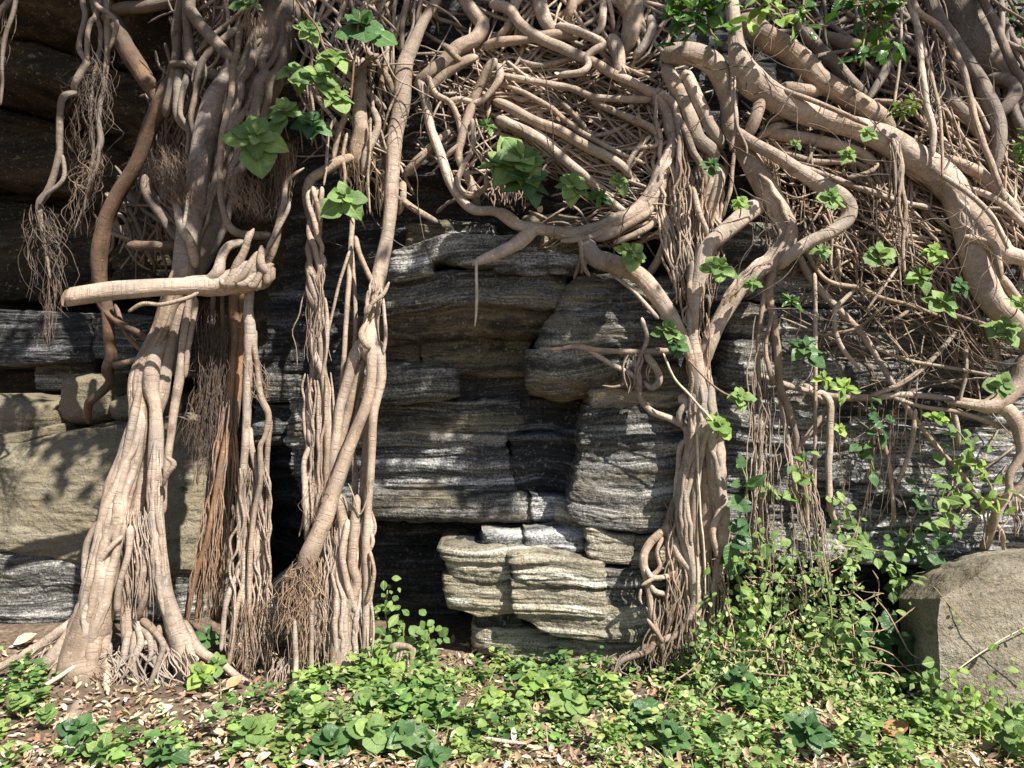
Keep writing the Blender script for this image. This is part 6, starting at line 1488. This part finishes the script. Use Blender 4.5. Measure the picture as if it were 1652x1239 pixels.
def ground_field():
    # how thick the cover is, by where one looks at the ground
    blobs = [(40, 1135, 60, 30, 1.0, 0), (370, 1140, 50, 25, .4, 0), (220, 1225, 200, 22, .7, 0), (480, 1165, 90, 55, 1.1, 0), (600, 1130, 150, 60, 1.6, 0), (680, 1040, 90, 60, 1.5, 0),
             (760, 1080, 130, 50, 1.8, 2), (680, 1170, 140, 60, 1.2, 0), (880, 1115, 170, 50, 1.6, 0), (1060, 1160, 140, 60, .9, 1), (1200, 1130, 160, 70, 1.5, 1), (1350, 1120, 150, 70, 1.5, 1),
             (1450, 1170, 180, 70, 1.4, 1), (1600, 1160, 120, 50, .9, 1), (1200, 1220, 400, 40, 1.2, 1), (900, 1230, 200, 20, .2, 1), (-150, 1180, 200, 80, 1., 0), (1800, 1200, 200, 80, 1., 1)]
    P = []; K = []
    w = np.array([b[2]*b[3]*b[4] for b in blobs]); w /= w.sum()
    for _ in range(7000):
        b = blobs[nr.choice(len(blobs), p=w)]
        px = b[0]+nr.normal()*b[2]*.55; py = b[1]+nr.normal()*b[3]*.6
        if py < 1040 or py > 1330: continue
        Y = CAMZ*FPX/(py-H0/2)
        if Y > 4.45: continue
        if 70 < px < 430 and py < 1195 and nr.rand() < .82: continue
        if nr.rand() < 1.5*(.30-vnoise(px/55., py/22., .1, 401)) or nr.rand() < .25: continue
        P.append(((px-W0/2)/FPX*Y, Y)); K.append(b[5])
    return np.array(P), np.array(K)
GPt, GK = ground_field()
pos = []; yd = []; zd = []; L = []; ti = []; pr = []
for (x, y), k in zip(GPt, GK):
    n = nr.randint(5, 10) if k != 2 else nr.randint(8, 14)
    h = (.02+.14*nr.rand()**2) if k != 2 else nr.uniform(.01, .04)
    z0 = float(gz(x, y)); base = pick(GREENS, 1, [.3, .25, .2, .05, .1, .1] if k == 0 else ([.15, .22, .10, .34, .05, .14] if k == 1 else [.3, .2, .2, .1, .1, .1]))[0]
    ln = {0: nr.uniform(.018, .052), 1: .012+.045*nr.rand()**2.2, 2: .014}[k]; z0 -= 0; 
    for i in range(n):
        a = nr.uniform(0, 6.28); e = nr.uniform(-.1, .7); f = nr.rand()
        d = np.array([math.cos(a)*math.cos(e), math.sin(a)*math.cos(e), math.sin(e)])
        pos.append((x+nr.normal()*.02, y+nr.normal()*.02, z0+h*(.35+.65*f))); yd.append(d)
        zd.append(np.array([nr.normal()*.3, nr.normal()*.3-.1, 1.0])); L.append(ln*nr.uniform(.7, 1.25)); ti.append(base*nr.uniform(.75, 1.25))
scatter('ground_cover', np.array(pos), np.array(yd), np.array(zd), L, [.1, .42, .47, .3, .02], ti, 'cover', label='low green ground cover over the soil', cat='ground cover')

# grass and straw blades among it
n = 5200
px = nr.uniform(-200, 1850, n); py = 1060+250*nr.rand(n)**.9
k_ = nr.rand(n) < np.clip(.25+.75*(px-500)/700., .12, 1); px, py = px[k_], py[k_]; n = len(px)
Y = np.minimum(CAMZ*FPX/(py-H0/2), 4.4); x = (px-W0/2)/FPX*Y
scatter('grass', np.stack([x, Y, gz(x, Y)], -1), np.stack([nr.normal(0, .8, n), nr.normal(0, .8, n), nr.uniform(.1, 1.2, n)], -1), np.stack([nr.normal(0, .4, n), nr.normal(-.5, .4, n), np.ones(n)], -1),
        nr.uniform(.03, .11, n), [.025, .03, .025, .016, .002], pick([(.22, .30, .09), (.42, .38, .2), (.3, .34, .13), (.5, .42, .26)], n), 'cover', fold=.2, droop=.35, label='grass and straw blades among the ground cover', cat='grass')

# vine tangle between trunk and boulder
n = 3000
px = nr.uniform(1120, 1460, n*2); py = nr.uniform(840, 1150, n*2)
keep = (nr.rand(n*2) < np.clip(.12+(py-860)/230., 0, 1)) & (py > 870+.9*np.abs(px-1290)-110+60*vnoise(px/40, .3, .2, 402)) & ~((px > 1385) & (py < 1085) & (nr.rand(n*2) < .93)) & ~((px < 1190) & (py < 1010) & (nr.rand(n*2) < .8))
px, py = px[keep], py[keep]; m = len(px)
Y = np.interp(py, [840, 950, 1050, 1150], [4.2, 4.12, 4.0, 3.85])+.07*fbm(px/50, py/50, .5, 3, 403)+nr.normal(0, .035, m)
pos = np.stack([(px-W0/2)/FPX*Y, Y, CAMZ-(py-H0/2)/FPX*Y], -1)
yd = np.stack([nr.normal(0, 1, m), nr.normal(-.4, .5, m), nr.normal(-.3, .6, m)], -1)
zd = np.stack([nr.normal(.2, .4, m), nr.normal(-.6, .4, m), nr.normal(.7, .4, m)], -1)
scatter('vine_tangle', pos, yd, zd, nr.uniform(.012, .042, m), PO, pick(GREENS, m, [.18, .22, .12, .32, .06, .1]), 'cover', label='tangle of small vine leaves between tall trunk and boulder', cat='vines')

# dry vine stems in the tangle
def dry_stems():
    V = []; F = []; U = []; o = 0; rr = random.Random(77)
    for i in range(80):
        x = rr.uniform(1140, 1420); y = rr.uniform(900, 1130); a = rr.gauss(1.3, .9); Lg = rr.uniform(50, 170); pl = []
        y0 = float(np.interp(y, [840, 950, 1050, 1150], [4.14, 4.06, 3.94, 3.8]))
        for k in range(6):
            pl.append((x, y, rr.uniform(.6, 1.5))); a += rr.gauss(0, .35); x += math.cos(a)*Lg/5; y += math.sin(a)*Lg/5
            if y > 1150: y = 1150
        ds = [float(np.interp(p[1], [840, 950, 1050, 1150], [4.14, 4.06, 3.94, 3.82]))+rr.uniform(-.03, .03) for p in pl]
        v, f, u = tube(to3(pl, ds), sides=4, lump=.1, cap=False, step=.03)
        V.append(v); U.append(u); F += [[q+o for q in g] for g in f]; o += len(v)
    ob = mesh_obj('dry_vine_stems', np.vstack(V), F, M['hair_tan'], np.vstack(U)); tag(ob, 'dry straw-coloured vine stems in the tangle', 'vines', kind='stuff')
dry_stems()

# leaf litter
n = 12000
px = nr.uniform(-250, 1900, n); py = 1040+260*nr.rand(n)**.8
Y = np.minimum(CAMZ*FPX/(py-H0/2), 4.6); x = (px-W0/2)/FPX*Y
pos = np.stack([x, Y, gz(x, Y)+nr.uniform(.004, .03, n)], -1)
yd = np.stack([nr.normal(0, 1, n), nr.normal(0, 1, n), nr.normal(0, .3, n)], -1)
zd = np.stack([nr.normal(0, .35, n), nr.normal(-.1, .35, n), np.ones(n)], -1)
LIT = [(.46, .35, .24), (.33, .22, .14), (.58, .48, .36), (.22, .14, .09), (.40, .23, .13), (.66, .59, .49)]
scatter('leaf_litter', pos, yd, zd, nr.uniform(.012, .05, n)*np.where(nr.rand(n) < .10, 1.6, 1), [.03, .17, .22, .14, .01], pick(LIT, n, [.32, .24, .16, .12, .11, .05]), 'litter', fold=.6, droop=-.22, label='brown and tan dry leaf litter on the soil', cat='leaf litter')
# some big curled dry leaves that can be picked out
def dry_leaf(label, px, py, size, az, col, seed):
    Y = CAMZ*FPX/(py-H0/2); p = np.array(pix(px, py, Y)); p[2] = float(gz(p[0], p[1]))+.03
    o = scatter('dry_leaf', np.array([[0, 0, 0.]]), np.array([[math.cos(az), math.sin(az), .1]]), np.array([[.1, -.3, 1.]]), [size], PO, [col], 'litter', fold=.4, droop=-.3, kind=None)
    o.location = p; tag(o, label, 'dry leaf', 'large dry leaves')
dry_leaf('long rust-brown dry leaf at the bottom right', 1425, 1195, .12, .1, (.40, .20, .09), 1)
dry_leaf('curled grey-brown dry leaf under the striped dark rosette', 1240, 1120, .11, 2.6, (.36, .28, .2), 2)
dry_leaf('pale curled dry leaf at the left edge by the boulder foot', 22, 1060, .12, .6, (.6, .48, .33), 3)
dry_leaf('pale papery leaf in the litter below the left trunk', 248, 1168, .09, .3, (.7, .62, .5), 4)
dry_leaf('brown dry leaf right of the left trunk foot', 365, 1125, .09, .8, (.45, .28, .15), 5)
dry_leaf('pale bleached dry leaf beside the curled grey-brown one', 1205, 1125, .09, .2, (.62, .57, .5), 6)

# dead leaves caught in the roots
n = 420
px = np.concatenate([nr.uniform(780, 1080, n//3), nr.uniform(1230, 1640, n-n//3)]); py = np.concatenate([nr.uniform(90, 350, n//3), nr.uniform(120, 480, n-n//3)])
Y = S(px, py)-nr.uniform(.05, .24, n); pos = np.stack([(px-W0/2)/FPX*Y, Y, CAMZ-(py-H0/2)/FPX*Y], -1)
scatter('caught_leaves', pos, nr.normal(0, 1, (n, 3)), nr.normal(0, .5, (n, 3))+np.array([.1, -.6, .8]), nr.uniform(.015, .045, n), PO, pick(LIT, n, [.2, .35, .1, .25, .1, 0]), 'litter', fold=.4, droop=-.3, label='dead brown leaves caught among the roots', cat='leaf litter')

# distant scrub beyond the right end of the cliff
n = 900
px = nr.uniform(1600, 1800, n); py = nr.uniform(-120, 260, n)
k = px > 1612+.10*(py); px, py = px[k], py[k]; m = len(px)
Y = S(px, py)-.05+nr.normal(0, .06, m)
pos = np.stack([(px-W0/2)/FPX*Y, Y, CAMZ-(py-H0/2)/FPX*Y], -1)
scatter('wall_scrub', pos, nr.normal(0, 1, (m, 3))+np.array([0, -.3, -.3]), nr.normal(0, .5, (m, 3))+np.array([.2, -.6, .7]), nr.uniform(.02, .06, m), PO, pick([(.08, .13, .05), (.05, .09, .035), (.12, .17, .08)], m), 'cover', label='dark scrub leaves on the cliff at the top right corner', cat='shrub')

# ------------------------------------------------------------------ the fig's crown above the frame; its shade dapples the cliff
def crown():
    t = thing('fig_tree', 'fig tree crown leaning out above the cliff top', 'tree', (0, 5.2, 4.6))
    rr = np.random.RandomState(9)
    spots = []      # where its shade falls: centre, half-size, leaves per clump, clumps
    for (cx, cy, sx, sy, nc, Yt) in [(150, 40, 260, 110, 9, 4.6), (320, 230, 80, 120, 8, 4.4), (430, 20, 130, 60, 8, 4.4), (620, -50, 200, 45, 8, 4.4), (900, -40, 230, 45, 10, 4.45), (1060, 40, 90, 35, 4, 4.4), (1250, -20, 200, 45, 6, 4.4), (1430, 50, 130, 70, 7, 4.5),
                                 (1580, 60, 150, 100, 14, 4.5), (720, 520, 130, 45, 19, 4.45), (800, 600, 100, 35, 8, 4.6), (840, 755, 80, 38, 9, 4.6), (640, 640, 70, 20, 3, 4.5), (200, 705, 100, 40, 9, 5.1), (220, 800, 50, 60, 5, 5.1), (20, 620, 60, 50, 5, 5.4)]:
        for i in range(nc):
            px = cx+rr.uniform(-1, 1)*sx; py = cy+rr.uniform(-1, 1)*sy
            spots.append((px, py, Yt))
    P = []; cen = []
    for (px, py, Y) in spots:
        w = pix(px, py, Y)
        tt = rr.uniform(2.6, 4.0)+max(0, (py-200)/500.)*1.6
        c = w+np.array(SUN)*tt; cen.append(c)
        nl = rr.randint(12, 20)
        P.append(c+rr.normal(0, 1, (nl, 3))*np.array([.085, .085, .07]))
    P = np.vstack(P); m = len(P)
    f = scatter('foliage', P, rr.normal(0, 1, (m, 3))+np.array([0, 0, -.2]), rr.normal(0, .45, (m, 3))+np.array(SUN), rr.uniform(.07, .13, m), PE if False else [.05, .26, .30, .2, .01], pick([(.07, .15, .03), (.10, .2, .045)], m), 'cover')
    f.parent = t; f.matrix_parent_inverse = Matrix.Translation(-t.location); f['kind'] = 'stuff'
    cen = np.array(cen); idx = rr.choice(len(cen), 30, replace=False)
    hubs = [np.array([x, 4.9, 5.6+.4*math.sin(x*3)]) for x in (-3.4, -2, -.8, .6, 1.8, 3.0)]
    roots_ = []
    for h in hubs:
        p = np.array([[h[0]*.8, 5.9, 4.9, .10], [h[0]*.9, 5.4, 5.3, .085], [*h, .07]])
        v, ff, u = tube(p, sides=10); mesh_obj('limb', v, ff, M['bark_grey'], u, parent=t, origin=t.location)
    for i in idx:
        c = cen[i]; h = hubs[int(np.argmin([abs(c[0]-q[0]) for q in hubs]))]
        mid = (c+h)/2+np.array([0, 0, .25])
        v, ff, u = tube(np.array([[*h, .03], [*mid, .016], [*c, .006]]), sides=6); mesh_obj('branch', v, ff, M['bark_grey'], u, parent=t, origin=t.location)
crown()
